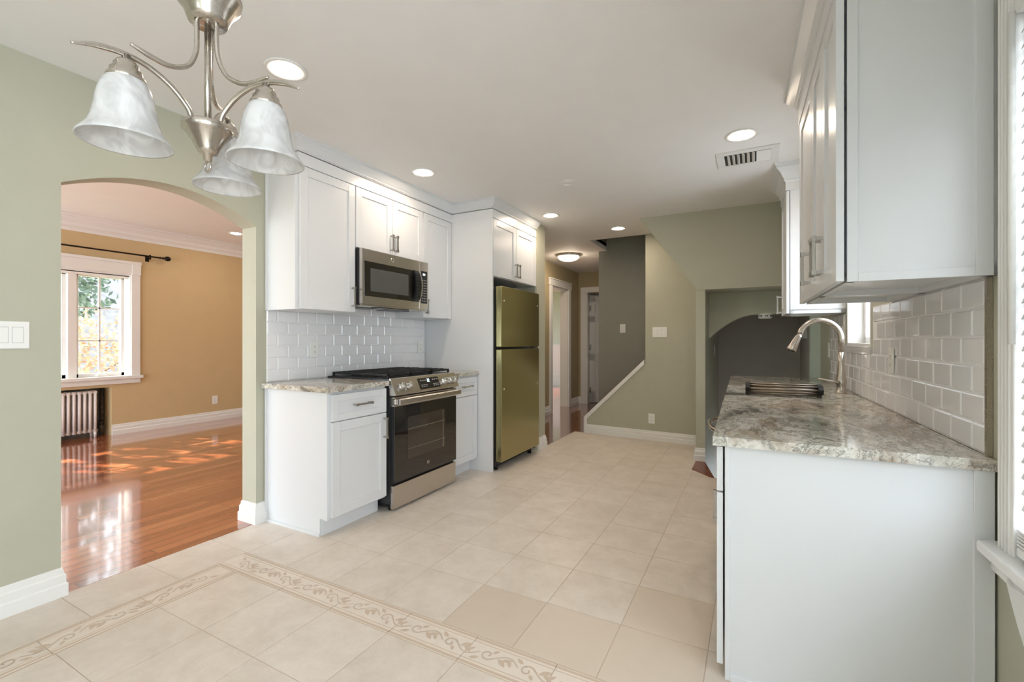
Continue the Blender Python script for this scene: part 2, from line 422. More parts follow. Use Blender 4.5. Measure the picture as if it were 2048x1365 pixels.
# decorative border inlay: rails and scrolling leaves, one strip along each side
def leaf(mb, cx, cy, ang, L, wd, z, nx=8):
    ca, sa = math.cos(ang), math.sin(ang); pts = []
    for i in range(nx+1):
        t = i/nx; pts.append((t*L, wd*math.sin(PI*t)**0.8*(1-0.35*t)))
    for i in range(nx-1, 0, -1):
        t = i/nx; pts.append((t*L, -wd*0.55*math.sin(PI*t)))
    mb.poly([(cx+ca*x-sa*y, cy+sa*x+ca*y, z) for x, y in pts])
def ribbon(mb, pts, w, z):
    for i in range(len(pts)-1):
        (x0, y0), (x1, y1) = pts[i], pts[i+1]
        d = Vector((x1-x0, y1-y0)); n = Vector((-d.y, d.x)).normalized()*w/2
        mb.poly([(x0-n.x, y0-n.y, z), (x1-n.x, y1-n.y, z), (x1+n.x, y1+n.y, z), (x0+n.x, y0+n.y, z)])
def border(length, M4, name, joints):
    mb = MB(M4); h = 0.078
    ps = [0.0]+joints+[length]
    for a, b in zip(ps, ps[1:]):
        mb.mi = 0; mb.box(a+G, b-G, -h+G, h-G, -0.008, 0.0)
        mb.mi = 1
        for s_ in (-1, 1):
            mb.box(a+G, b-G, s_*(h-0.011)-0.0055, s_*(h-0.011)+0.0055, -0.006, 0.0008)
            mb.box(a+G, b-G, s_*(h-0.029)-0.0016, s_*(h-0.029)+0.0016, -0.006, 0.0005)
    zn = [0.0006]; P = 0.17; x = 0.06; kk = 0
    def z():
        zn[0] = 0.0006+(zn[0]-0.0006+0.00004) % 0.0006; return zn[0]
    while x+P < length:
        sgn = 1 if kk % 2 == 0 else -1
        sp = []
        for i in range(22):
            t = i/21; r = 0.030*(1-0.8*t); a = PI*(0.1+2.2*t)
            sp.append((x+0.055+r*math.cos(a), sgn*(-0.004+r*math.sin(a)*0.95)))
        ribbon(mb, sp, 0.0065, z())
        ribbon(mb, [(x+0.085+0.1*t/8, sgn*(0.006-0.03*math.sin(PI*t/8))) for t in range(9)], 0.005, z())
        for q, (dx, dy, an, L, wd) in enumerate(((0.10, 0.0, 0.6, 0.05, 0.014), (0.115, 0.006, -0.5, 0.045, 0.012), (0.135, -0.012, 0.9, 0.04, 0.011), (0.03, 0.02, 2.6, 0.04, 0.011), (0.07, -0.016, -0.9, 0.03, 0.01))):
            leaf(mb, x+dx, sgn*dy, sgn*an, L, wd, z())
        x += P*0.98; kk += 1
    return struct(mb.build(name, ['border', 'border_tan'], keep=False))
border(3.7, Matrix.Translation((-2.495, 1.46, 0)), 'trim_1', [0.175+0.338*i for i in range(0, 11)])
m2 = Matrix.Translation((-2.407, 1.38, 0)) @ Matrix.Rotation(-PI/2, 4, 'Z')
border(3.3, m2, 'trim_2', [0.34*i for i in range(1, 10)])

# wood floors
struct(MB().box(-7.3, -2.835, -2.0, 5.4, -0.05, 0.001).build('floor_living', 'wood'))
hf = MB(); hf.box(-2.97, -2.05, 4.5, 8.3, -0.05, 0.001); hf.box(-2.05, -1.0, 5.58, 8.3, -0.05, 0.001)
hf.box(-6.2, -2.97, 5.5, 11.2, -0.05, 0.001); hf.box(-2.97, -1.0, 8.3, 10.2, -0.05, 0.001)
struct(hf.build('floor_hall', 'wood_hall'))
struct(MB().prism([(-0.503, 4.78), (-0.42, 4.78), (-0.295, 4.24), (-0.335, 4.255), (-0.503, 4.437)], 'z', -0.05, 0.003).build('trim_3', 'step', bevel=0.004))
struct(MB().box(-0.5, 1.6, 4.2, 7.0, -1.3, -1.25).build('floor_landing', 'dimwall'))

# ------------------------------------------------------------------ the setting: walls
def wallbox(name, mat, *boxes, frame='W'):
    mb = MB()
    for b in boxes: mb.box(*b)
    return struct(mb.build(name, mat, frame=frame))
HC = 2.44
# wall with the arch (kitchen face sage, living-room face tan)
aw = MB()
xa, xb = -2.97, -2.825
def archz(y):
    t = (y-0.877)/(1.809-0.877)*2-1
    return 1.911+0.118*math.sqrt(max(0, 1-(abs(t)**2.0)*0.985))**1.0 if abs(t) < 1 else 1.911
N = 28
yy = [0.877+(1.809-0.877)*i/N for i in range(N+1)]
zz = [1.91+0.125*(1-((y-1.343)/0.466)**2) for y in yy]
top = HC+0.3
aw.box(xa, xb, -2.2, 0.877, -0.04, top); aw.box(xa, xb, 1.809, 4.64, -0.04, top)
for i in range(N):
    aw.prism([(yy[i], zz[i]), (yy[i+1], zz[i+1]), (yy[i+1], top), (yy[i], top)], 'x', xa, xb)
bmesh.ops.remove_doubles(aw.bm, verts=aw.bm.verts, dist=1e-5)
aw.bm.faces.ensure_lookup_table()
for f in aw.bm.faces:
    c = f.calc_center_median()
    if c.x < xa+0.001: f.material_index = 1
struct(aw.build('wall_arch', ['sage', 'tan']))
wallbox('wall_refrigerator', 'sage', (-2.97, -2.052, 4.432, 4.64, -0.04, HC))
# living room
niche0, niche1 = 1.55, 2.648
wz0, wz1 = 0.72, 2.03
wallbox('wall_living', 'tan', (-7.33, -7.03, 2.85, 5.4, -0.04, 2.7), (-7.33, -7.03, -2.0, 1.17, -0.04, 2.7), (-7.33, -7.03, 1.17, 2.85, wz1, 2.7),
        (-7.33, -7.03, niche1, 2.85, -0.04, wz0), (-7.33, -7.03, 1.17, niche0, -0.04, wz0), (-7.33, -7.03, niche0, niche1, 0.6, wz0))
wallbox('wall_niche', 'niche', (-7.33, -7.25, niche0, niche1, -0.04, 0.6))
wallbox('wall_living_end', 'tan', (-7.33, -2.97, 5.4, 5.5, -0.04, 2.7))
wallbox('wall_living_near', 'tan', (-7.33, -6.9, -2.1, -2.0, -0.04, 2.7), (-3.3, -2.97, -2.1, -2.0, -0.04, 2.7), (-6.9, -3.3, -2.1, -2.0, -0.04, 0.1), (-6.9, -3.3, -2.1, -2.0, 2.4, 2.7))  # wide unseen opening added to bring daylight into the living room
wallbox('ceiling_living', 'ceil', (-7.33, -2.97, -2.1, 5.5, 2.63, 2.75))
# hall and the lit room beside it
hx = -2.9
wallbox('wall_hall', 'hall', (hx-0.12, hx, 4.64, 6.82, -0.04, HC), (hx-0.12, hx, 7.55, 8.1, -0.04, HC), (hx-0.12, hx, 6.82, 7.55, 2.07, HC))
wallbox('wall_hall_end', 'hall', (hx-0.12, -2.74, 8.1, 8.22, -0.04, HC), (-2.74, -1.95, 8.1, 8.22, 2.05, HC), (-1.95, -1.2, 8.1, 8.22, -0.04, HC))
wallbox('wall_room', 'mint', (-6.2, -3.02, 11.0, 11.1, -0.04, HC), (-6.3, -6.2, 5.5, 7.0, -0.04, HC), (-6.3, -6.2, 10.0, 11.1, -0.04, HC), (-6.3, -6.2, 7.0, 10.0, -0.04, 0.9), (-6.3, -6.2, 7.0, 10.0, 2.1, HC), (-3.12, -3.02, 8.22, 11.0, -0.04, HC))
wallbox('wall_bedroom', 'dimwall', (-3.02, -1.0, 10.2, 10.3, -0.04, HC), (-1.1, -1.0, 8.22, 10.2, -0.04, HC))
# stair side: half wall, grey wall, shaft above
hwm = MB()
YH = 5.53
hwm.prism([(-1.90, -0.04), (-1.90, 0.17), (-1.14, 0.905), (-1.14, HC+0.05), (-1.06, HC+0.05), (-0.45, 1.64), (-0.45, -0.04)], 'y', YH, YH+0.1)
SKEW = math.radians(4.0)          # the stair wall stands slightly out of square
def skew(o):
    """turn a finished stair-wall piece about the wall's left end"""
    c = Vector((-1.25, YH, 0)); R = Matrix.Rotation(-SKEW, 4, 'Z')
    o.location = c+R @ (o.location-c); o.rotation_euler.z = -SKEW
    return o
skew(struct(hwm.build('wall_stair', 'sage')))
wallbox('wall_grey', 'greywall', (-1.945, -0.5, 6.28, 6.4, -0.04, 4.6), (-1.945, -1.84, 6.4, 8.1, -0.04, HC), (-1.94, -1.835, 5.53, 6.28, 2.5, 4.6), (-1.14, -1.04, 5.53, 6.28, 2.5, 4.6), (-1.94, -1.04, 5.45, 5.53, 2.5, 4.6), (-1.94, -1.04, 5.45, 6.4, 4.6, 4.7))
st = MB()
for i in range(6): st.box(-1.86+0.2*i, -1.66+0.2*i, YH+0.1, 6.28, 0, 0.19*(i+1))
struct(st.build('floor_stairs', 'step'))
tr = MB()
dx, dz = 0.755, 0.735; L = math.hypot(dx, dz); ux, uz = dx/L, dz/L; nx, nz = -uz, ux
p0 = Vector((-1.905, 0.185)); p1 = Vector((-1.148, 0.922))
tr.prism([(p0.x, p0.y-0.03), (p1.x, p1.y-0.03), (p1.x, p1.y+0.028), (p0.x-0.012, p0.y+0.022)], 'y', YH-0.022, YH+0.118)
tr.prism([(-1.92, 0), (-1.882, 0), (-1.882, 0.20), (-1.92, 0.205)], 'y', YH-0.02, YH+0.115)
skew(struct(tr.build('trim_4', 'trim', bevel=0.004)))
# soffit over the passage: sloped left end, flat underside
so = MB()
so.prism([(-1.078, HC+0.05), (-0.49, 1.672), (1.3, 1.672), (1.3, HC+0.05)], 'y', 4.77, 5.2)
so.prism([(-1.078, HC+0.05), (-0.49, 1.672), (-0.40, 1.672), (-0.40, HC+0.05)], 'y', 5.2, YH+0.05)
struct(so.build('wall_soffit', 'sage'))
wallbox('wall_pier', 'sage', (-0.503, -0.418, 4.78, 6.05, -1.3, 1.69))
ar = MB()
curve = [(-0.42, 1.20)]
for i in range(15):
    t = i/14; curve.append((-0.40+0.42*t, 1.215+0.225*math.sin(t*PI/2)**0.9))
pl = curve+[(1.3, 1.45), (1.3, 1.70), (-0.42, 1.70)]
ar.prism(pl, 'y', 5.2, 5.32)
struct(ar.build('wall_passage_arch', 'sage'))
wallbox('wall_passage', 'dimwall', (-0.6, 1.5, 6.6, 6.7, -0.45, 2.4), (-0.6, -0.1, 6.6, 6.7, -1.3, -0.45), (0.48, 1.5, 6.6, 6.7, -1.3, -0.45), (0.5, 0.62, 5.06, 6.6, -1.3, 2.4), (-0.5, -0.418, 6.05, 6.6, -1.3, 2.4), (-0.43, 1.5, 5.3, 6.7, 1.69, 1.75),  # low gap in the far wall added to let daylight into the passage
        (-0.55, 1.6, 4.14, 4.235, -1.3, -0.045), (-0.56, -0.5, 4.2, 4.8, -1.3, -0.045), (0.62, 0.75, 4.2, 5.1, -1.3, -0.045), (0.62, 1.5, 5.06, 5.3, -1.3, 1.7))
wallbox('wall_post', 'mint', (0.455, 0.56, 4.96, 5.06, -1.3, 1.69))  # paler paint stands in for daylight falling on the post
# right wall (own slightly turned frame), two windows and an unseen opening added for daylight
XR = 0.64
sw0, sw1, sz0, sz1 = 3.14, 3.76, 1.15, 2.0      # sink window
bw0, bw1, bz0, bz1 = 0.30, 1.610, 0.625, 2.06    # blind window
wallbox('wall_right', 'sage', (XR, XR+0.16, -2.2, -1.9, -0.04, HC+0.05), (XR, XR+0.16, -0.1, bw0, -0.04, HC+0.05), (XR, XR+0.16, -1.9, -0.1, 2.12, HC+0.05), (XR, XR+0.16, -1.9, -0.1, -0.04, 0.06), (XR, XR+0.16, bw1, sw0, -0.04, HC+0.05), (XR, XR+0.16, sw1, 5.0, -1.3, HC+0.05),
        (XR, XR+0.16, bw0, bw1, -0.04, bz0), (XR, XR+0.16, bw0, bw1, bz1, HC+0.05), (XR, XR+0.16, sw0, sw1, -0.04, sz0), (XR, XR+0.16, sw0, sw1, sz1, HC+0.05), frame='R')
# wall behind the camera, its small opening added for cool light
wallbox('wall_back', 'sage', (-2.97, -0.55, -2.2, -2.06, -0.04, HC), (-0.05, 1.0, -2.2, -2.06, -0.04, HC), (-0.55, -0.05, -2.2, -2.06, -0.04, 1.3), (-0.55, -0.05, -2.2, -2.06, 1.9, HC))
# ceiling with stairwell hole
wallbox('ceiling', 'ceil', (-3.1, 1.3, -2.2, 5.53, HC, HC+0.1), (-3.1, -1.835, 5.53, 10.4, HC, HC+0.1), (-1.14, 1.3, 5.53, 6.4, HC+0.02, HC+0.12), (-1.835, 1.3, 6.29, 10.4, HC, HC+0.1), (-6.3, -3.02, 5.5, 11.2, HC, HC+0.1))

# ------------------------------------------------------------------ baseboards, crown, casings
BB = [(0, 0), (0.020, 0), (0.020, 0.055), (0.014, 0.062), (0.014, 0.096), (0.008, 0.104), (0.006, 0.125), (0, 0.13)]
def base(name, path, h=1.0):
    mb = MB(); mb.sweep([(o, z*h) for o, z in BB], path); return struct(mb.build(name, 'trim'))
base('baseboard_arch_left', [(-2.825, -2.0, 1, 0), (-2.825, 0.877, 1, 1), (-2.97, 0.877, -1, 1), (-2.97, -1.9, -1, 0)])
base('baseboard_arch_right', [(-2.825, 1.868, 1, 0), (-2.825, 1.809, 1, -1), (-2.97, 1.809, -1, -1), (-2.97, 5.3, -1, 0)])
base('baseboard_living', [(-7.03, niche1, 1, 0), (-7.03, 5.4, 1, 0)])
base('baseboard_refrigerator', [(-2.052, 4.45, 1, 0), (-2.052, 4.64, 1, 1), (-2.9, 4.64, 1, 1), (-2.9, 6.72, 1, 0)])
skew(base('baseboard_stair', [(-1.882, YH, 0, -1), (-0.503, YH, 0, -1)], 0.86))
base('baseboard_pier', [(-0.503, 4.80, -1, 0), (-0.503, 4.78, -1, -1), (-0.418, 4.78, 0, -1)])
base('baseboard_hall', [(-2.9, 7.65, 1, 0), (-2.9, 8.1, 1, -1), (-2.84, 8.1, 0, -1)])
# living-room crown
cr = MB(); cr.sweep([(0, 2.46), (0.012, 2.46), (0.02, 2.49), (0.05, 2.52), (0.055, 2.545), (0.10, 2.585), (0.11, 2.605), (0.13, 2.61), (0.13, 2.63), (0, 2.63)], [(-7.03, -1.9, 1, 0), (-7.03, 5.4, 1, 0)])
struct(cr.build('trim_5', 'trim'))
# kitchen cabinet frieze + crown, left run and around the refrigerator cabinet
def crown_prof(zb, zt=HC, pr=0.062, fr=0.0):
    h = zt-zb
    return [(fr, zb), (fr+0.004, zb), (fr+0.004, zb+h*0.10), (fr+0.014, zb+h*0.16), (fr+0.014, zb+h*0.26), (fr+0.022, zb+h*0.34), (fr+0.040, zb+h*0.58), (fr+pr-0.008, zb+h*0.78), (fr+pr-0.008, zb+h*0.86), (fr+pr, zb+h*0.9), (fr+pr, zt), (fr-0.02, zt), (fr-0.02, zb)]
XU, XF = -2.50, -2.06
YP = 3.50           # face of the tall panel
cm = MB()
cpath = [(-2.80, 1.872, 0, -1), (XU, 1.872, 1, -1), (XU, YP, 1, -1), (XF, YP, 1, -1), (XF, 4.42, 1, 0)]
cm.sweep(crown_prof(2.355), cpath)
cm.sweep([(0.004, 2.28), (0.004, 2.36), (-0.016, 2.36), (-0.016, 2.28)], cpath)
struct(cm.build('trim_6', 'white'))
# right-hand crown over near cabinets and the far cabinet
XD = 0.262
cm = MB(); p = crown_prof(2.352, HC, 0.062)
cm.sweep(p, [(0.64, 1.735, 0, -1), (XD, 1.735, -1, -1), (XD, 2.73, -1, 1), (0.64, 2.73, 0, 1)])
cm.sweep([(0.003, 2.277), (0.003, 2.355), (-0.016, 2.355), (-0.016, 2.277)], [(0.64, 1.735, 0, -1), (XD, 1.735, -1, -1), (XD, 2.73, -1, 1), (0.64, 2.73, 0, 1)])
struct(cm.build('trim_7', 'white', frame='R'))
XD2 = 0.286
cm = MB(); pth = [(0.64, 3.80, 0, -1), (XD2, 3.80, -1, -1), (XD2, 4.26, -1, 1), (0.64, 4.26, 0, 1)]
cm.sweep(crown_prof(2.30, HC, 0.075), pth); cm.sweep([(0.003, 2.255), (0.003, 2.305), (-0.016, 2.305), (-0.016, 2.255)], pth)
struct(cm.build('trim_8', 'white', frame='R'))

# hall door casings
dc = MB()
dc.box(hx, hx+0.025, 6.72, 6.82, 0, 2.07); dc.box(hx, hx+0.025, 7.55, 7.65, 0, 2.07); dc.box(hx, hx+0.03, 6.70, 7.67, 2.07, 2.17); dc.box(hx, hx+0.04, 6.69, 7.68, 2.17, 2.19)
dc.box(hx-0.14, hx+0.005, 7.53, 7.56, 0, 2.07); dc.box(hx-0.14, hx+0.005, 6.81, 6.84, 0, 2.07); dc.box(hx-0.14, hx+0.005, 6.82, 7.55, 2.05, 2.08)
struct(dc.build('trim_9', 'trim', bevel=0.004))
dc = MB()
dc.box(-2.85, -2.74, 8.075, 8.1, 0, 2.06); dc.box(-1.95, -1.85, 8.075, 8.1, 0, 2.06); dc.box(-2.85, -1.85, 8.07, 8.1, 2.06, 2.16)
dc.box(-2.75, -2.72, 8.09, 8.23, 0, 2.06)
struct(dc.build('trim_10', 'trim', bevel=0.004))
wc = MB()
wc.box(-6.2, -3.12, 10.98, 11.0, 0, 1.03); wc.box(-6.2, -3.12, 10.955, 11.0, 1.03, 1.07); wc.box(-6.2, -3.12, 10.965, 11.0, 0, 0.14)
for i in range(5):
    x0 = -6.1+0.6*i
    for b in ((x0, x0+0.5, 10.97, 10.985, 0.25, 0.28), (x0, x0+0.5, 10.97, 10.985, 0.9, 0.93), (x0, x0+0.03, 10.97, 10.985, 0.25, 0.93), (x0+0.47, x0+0.5, 10.97, 10.985, 0.25, 0.93)): wc.box(*b)
struct(wc.build('trim_11', 'trim'))
# six-panel hall door, standing open
hd = thing('door', 'white six panel door standing open at end of the hall', 'door', (-2.72, 8.2, 0))
hd.name = 'door_1'; ORG[hd.name] = (-2.72, 8.2, 0); FR[hd.name] = 'W'; hd['kind'] = 'structure'; del hd['category']
A = math.radians(38)
dm = MB(Matrix.Translation((-2.715, 8.21, 0.012)) @ Matrix.Rotation(A, 4, 'Z'))
dm.box(0, 0.76, 0.008, 0.03, 0, 2.02)
for x0, x1 in ((0, 0.11), (0.33, 0.43), (0.65, 0.76)): dm.box(x0, x1, 0, 0.038, 0, 2.02)
for z0, z1 in ((0, 0.22), (0.78, 0.92), (1.5, 1.62), (1.88, 2.02)): dm.box(0, 0.76, 0, 0.038, z0, z1)
for x0, x1 in ((0.14, 0.30), (0.46, 0.62)):
    for z0, z1 in ((0.26, 0.74), (0.96, 1.46), (1.66, 1.84)): dm.box(x0, x1, 0.002, 0.036, z0, z1)
dm.build('door_slab', 'white', hd, bevel=0.004)
for z in (0.25, 1.05, 1.78):
    hm = MB(Matrix.Translation((-2.72, 8.205, z))); hm.tube([(0, 0, -0.05), (0, 0, 0.05)], 0.009); hm.box(-0.03, 0.03, 0.0, 0.004, -0.05, 0.05); hm.build('hinge', 'handle', hd)
hm = MB(Matrix.Translation((-2.715, 8.21, 0.95)) @ Matrix.Rotation(A, 4, 'Z')); hm.tube([(0.70, 0, 0), (0.70, -0.05, 0)], 0.012); hm.lathe([(0, -0.03), (0.02, -0.024), (0.028, 0), (0.02, 0.022), (0, 0.028)], (0.70, -0.06, 0)); hm.build('knob', 'handle', hd)

# ------------------------------------------------------------------ cabinet builders
def shaker(w, h, t, mat4, stile=0.057, rec=0.008):
    """framed door front: local x width, y outward, z up; back at y=0"""
    mb = MB(mat4)
    mb.box(0, stile, 0, t, 0, h); mb.box(w-stile, w, 0, t, 0, h)
    mb.box(stile, w-stile, 0, t, 0, stile); mb.box(stile, w-stile, 0, t, h-stile, h)
    mb.box(stile-0.002, w-stile+0.002, 0.003, t-rec, stile-0.002, h-stile+0.002)
    return mb
def pull(L, mat4, vertical=True):
    """square bar pull centred on the origin, standing off y=0"""
    mb = MB(mat4); a = L/2; q = 0.0055; e = 0.032
    if vertical:
        mb.box(-q, q, e-0.008, e+0.003, -a, a)
        for z in (-a+0.008, a-0.008): mb.box(-q, q, -0.002, e, z-0.006, z+0.006); mb.box(-q-0.002, q+0.002, e-0.011, e+0.005, z-0.010, z+0.010)
    else:
        mb.box(-a, a, e-0.008, e+0.003, -q, q)
        for x in (-a+0.008, a-0.008): mb.box(x-0.006, x+0.006, -0.002, e, -q, q); mb.box(x-0.010, x+0.010, e-0.011, e+0.005, -q-0.002, q+0.002)
    return mb
def door(parent, name, ox, oy, oz, w, h, facing, t=0.02, hx_=None, hz=None, hl=0.14, vert=True, stile=0.057):
    m = face(ox, oy, oz, facing)
    d = shaker(w, h, t, m, stile).build(name, 'white', parent, bevel=0.0018)
    if hx_ is not None:
        pull(hl, m @ Matrix.Translation((hx_, t, hz)), vert).build('handle', 'handle', d, bevel=0.001, label='brushed nickel bar handle')
    return d

# --- left run: base cabinets
XB = -2.235         # carcass front
c = thing('base_cabinet', 'white base cabinet with drawer and door at left end of the stove run', 'cabinet', (-2.52, 2.11, 0))
mb = MB(); mb.box(-2.82, XB, 1.885, 2.345, 0.105, 0.868); mb.build('carcass', 'white', c)
mb = MB(); mb.box(-2.82, -2.305, 1.872, 1.887, 0.0, 0.868); mb.box(-2.306, XB, 1.872, 1.887, 0.105, 0.868); mb.box(-2.82, -2.806, 1.862, 1.875, 0, 0.868); mb.box(XB-0.03, XB, 1.866, 1.875, 0.105, 0.868)
mb.box(-2.82, -2.30, 1.860, 1.874, 0, 0.018); mb.build('end_panel', 'white', c, bevel=0.0015)
MB().box(-2.82, -2.30, 1.887, 2.345, 0, 0.106).build('toe_kick', 'white', c)
door(c, 'drawer', XB, 1.89, 0.692, 0.45, 0.160, '+x', hx_=0.225, hz=0.085, vert=False, stile=0.042)
door(c, 'door', XB, 1.89, 0.118, 0.45, 0.568, '+x', hx_=0.425, hz=0.47)
c = thing('base_cabinet', 'narrow white base cabinet with drawer and door between stove and tall panel', 'cabinet', (-2.52, 3.30, 0))
MB().box(-2.82, XB, 3.118, 3.497, 0.105, 0.868).build('carcass', 'white', c)
MB().box(-2.82, -2.30, 3.118, 3.497, 0, 0.106).build('toe_kick', 'white', c)
door(c, 'drawer', XB, 3.125, 0.692, 0.365, 0.160, '+x', hx_=0.19, hz=0.085, vert=False, stile=0.042)
door(c, 'door', XB, 3.125, 0.118, 0.365, 0.568, '+x')
def slab(name, lab, x0, x1, y0, y1, z1, t, mat, frame='W', hole=None):
    mb = MB()
    if hole:
        a, b, c_, d = hole
        mb.box(x0, x1, y0, c_, z1-t, z1); mb.box(x0, x1, d, y1, z1-t, z1); mb.box(x0, a, c_, d, z1-t, z1); mb.box(b, x1, c_, d, z1-t, z1)
        bmesh.ops.remove_doubles(mb.bm, verts=mb.bm.verts, dist=1e-6)
    else: mb.box(x0, x1, y0, y1, z1-t, z1)
    o = mb.build(name, mat, frame=frame, loc=((x0+x1)/2, (y0+y1)/2, z1-t), bevel=0 if hole else 0.003)
    return tag(o, lab, 'countertop')
slab('countertop', 'veined granite countertop left of the stove', -2.822, -2.198, 1.84, 2.350, 0.902, 0.033, 'granite_left')
slab('countertop', 'short veined granite countertop between stove and tall panel', -2.822, -2.198, 3.114, 3.498, 0.902, 0.033, 'granite_left')

# --- left run: wall cabinets
ZB, ZT = 1.376, 2.28
def wallcab(lab, y0, y1, z0, z1, loc=None):
    c = thing('wall_cabinet', lab, 'cabinet', (-2.66, (y0+y1)/2, z0))
    MB().box(-2.822, -2.522, y0+0.001, y1-0.001, z0, z1).build('carcass', 'white', c)
    return c
c = wallcab('tall single door white wall cabinet left of the microwave', 1.885, 2.334, ZB, ZT+0.1)
mb = MB(); mb.box(-2.822, -2.522, 1.874, 1.887, ZB, ZT+0.1); mb.box(-2.822, -2.806, 1.866, 1.875, ZB, ZT+0.07); mb.box(-2.545, -2.522, 1.866, 1.875, ZB, ZT+0.07); mb.build('end_panel', 'white', c, bevel=0.0015)
door(c, 'door', -2.52, 1.889, ZB+0.003, 0.441, ZT-ZB-0.006, '+x', hx_=0.412, hz=0.105)
c = wallcab('white two door wall cabinet above the microwave', 2.336, 3.082, 1.842, ZT+0.1)
door(c, 'door', -2.52, 2.339, 1.845, 0.369, ZT-1.848, '+x', hx_=0.345, hz=0.09, hl=0.125)
door(c, 'door', -2.52, 2.711, 1.845, 0.369, ZT-1.848, '+x', hx_=0.024, hz=0.09, hl=0.125)
c = wallcab('white wall cabinet between the microwave and the tall panel', 3.084, 3.497, ZB, ZT+0.1)
door(c, 'door', -2.52, 3.087, ZB+0.003, 0.407, ZT-ZB-0.006, '+x', hx_=0.028, hz=0.09, hl=0.12)

# --- microwave
m = thing('microwave', 'stainless over the range microwave with black window and keypad', 'microwave', (-2.63, 2.709, 1.432))
Y0, Y1 = 2.342, 3.078
MB().box(-2.811, -2.475, Y0, Y1, 1.44, 1.838).build('body', 'darkgrey', m, bevel=0.003)
mb = MB(); mb.box(-2.80, -2.46, Y0+0.01, Y1-0.01, 1.428, 1.441); mb.mi = 1
mb.box(-2.74, -2.60, Y0+0.06, Y0+0.30, 1.424, 1.43); mb.box(-2.74, -2.60, Y1-0.30, Y1-0.06, 1.424, 1.43); mb.box(-2.56, -2.48, Y0+0.2, Y1-0.2, 1.423, 1.43)
mb.build('underside_vent', ['steel', 'black'], m)
YD = 2.962
mb = MB(); fx_ = -2.444
mb.box(-2.475, fx_, Y0, YD, 1.44, 1.50); mb.box(-2.475, fx_, Y0, YD, 1.745, 1.836); mb.box(-2.475, fx_-0.002, Y0, Y0+0.03, 1.49, 1.75); mb.box(-2.475, fx_-0.002, YD-0.012, YD, 1.49, 1.75)
dr = mb.build('door', 'steel', m, bevel=0.004)
MB().box(-2.47, fx_+0.001, Y0+0.022, YD-0.010, 1.498, 1.747).build('black_glass', 'ovenglass', dr)
MB().box(-2.46, fx_+0.0022, Y0+0.075, YD-0.13, 1.532, 1.705).build('window', 'mwglass', dr, bevel=0.006)
mb = MB(); pts = [(fx_-0.004+0.034*math.sin(PI*t/10)**0.6, YD-0.05, 1.495+0.255*t/10) for t in range(11)]
for (x, y, z), (x2, y2, z2) in zip(pts, pts[1:]): mb.prism([(x-0.012, z), (x+0.012, z), (x2+0.012, z2), (x2-0.012, z2)], 'y', YD-0.078, YD-0.020)
mb.build('handle', 'black', dr, bevel=0.003)
mb = MB(); pts2 = pts
for (x, y, z), (x2, y2, z2) in zip(pts, pts[1:]): mb.prism([(x-0.012, z), (x+0.0135, z), (x2+0.0135, z2), (x2-0.012, z2)], 'y', YD-0.020, YD-0.010)
mb.build('handle_trim', 'steel', dr)
cp = MB().box(-2.475, fx_, YD+0.002, Y1, 1.44, 1.836).build('control_panel', 'steel', m, bevel=0.003)
mb = MB().box(-2.46, fx_+0.0012, YD+0.024, Y1-0.014, 1.488, 1.758); mb.mi = 1
for r_ in range(9):
    for q in range(3):
        mb.box(fx_, fx_+0.0018, YD+0.033+0.023*q, YD+0.046+0.023*q, 1.505+0.0215*r_, 1.512+0.0215*r_)
mb.build('keypad', ['black', 'mark'], cp)
MB().box(fx_, fx_+0.002, YD+0.045, YD+0.075, 1.722, 1.738).build('display', 'led', cp)
def emblem(parent, x, y, z, R, name='logo', facing='+x'):
    mb = MB(); mb.torus((x, y, z), R, R*0.09, 'x', 28, 6)
    mb.lathe([(0, 0.0002), (R*0.98, 0.0002), (R*0.98, -0.0008)], (x, y, z), 28, Matrix(((0, 0, 1), (0, 1, 0), (1, 0, 0))))
    o = mb.build(name, 'nickel', parent)
    mb = MB(); 
    for s_, off in ((1, -0.30), (1, 0.30)):
        pts = []
        for i in range(15):
            t = i/14; a = PI*(0.35+1.75*t); rr = R*0.30*(1-0.25*t)
            pts.append((x+0.0012, y+off*R+rr*math.cos(a), z+rr*1.5*math.sin(a)))
        mb.tube(pts, R*0.05, 6)
    mb.tube([(x+0.0012, y-0.62*R, z-0.5*R), (x+0.0012, y-0.15*R, z-0.05*R), (x+0.0012, y+0.15*R, z+0.05*R), (x+0.0012, y+0.62*R, z+0.5*R)], R*0.035, 6)
    mb.build('script', 'darkgrey', o)
emblem(m, fx_+0.0008, 2.645, 1.793, 0.016)

# --- gas range
r = thing('range', 'stainless slide in gas range with black glass oven door', 'range', (-2.5, 2.735, 0))
Y0, Y1 = 2.362, 3.104
mb = MB(); mb.box(-2.81, -2.205, Y0, Y1, 0.05, 0.90); mb.box(-2.75, -2.26, Y0+0.02, Y1-0.02, 0.02, 0.06); mb.build('body', 'darkgrey', r)
for x in (-2.24, -2.72):
    for y in (Y0+0.04, Y1-0.04): MB().tube([(x, y, 0), (x, y, 0.055)], 0.014).build('foot', 'rubber', r)
mb = MB(); mb.box(-2.815, -2.205, Y0-0.006, Y1+0.006, 0.899, 0.912); mb.box(-2.79, -2.24, Y0+0.01, Y1-0.01, 0.908, 0.916); mb.build('cooktop', 'black', r, bevel=0.003)
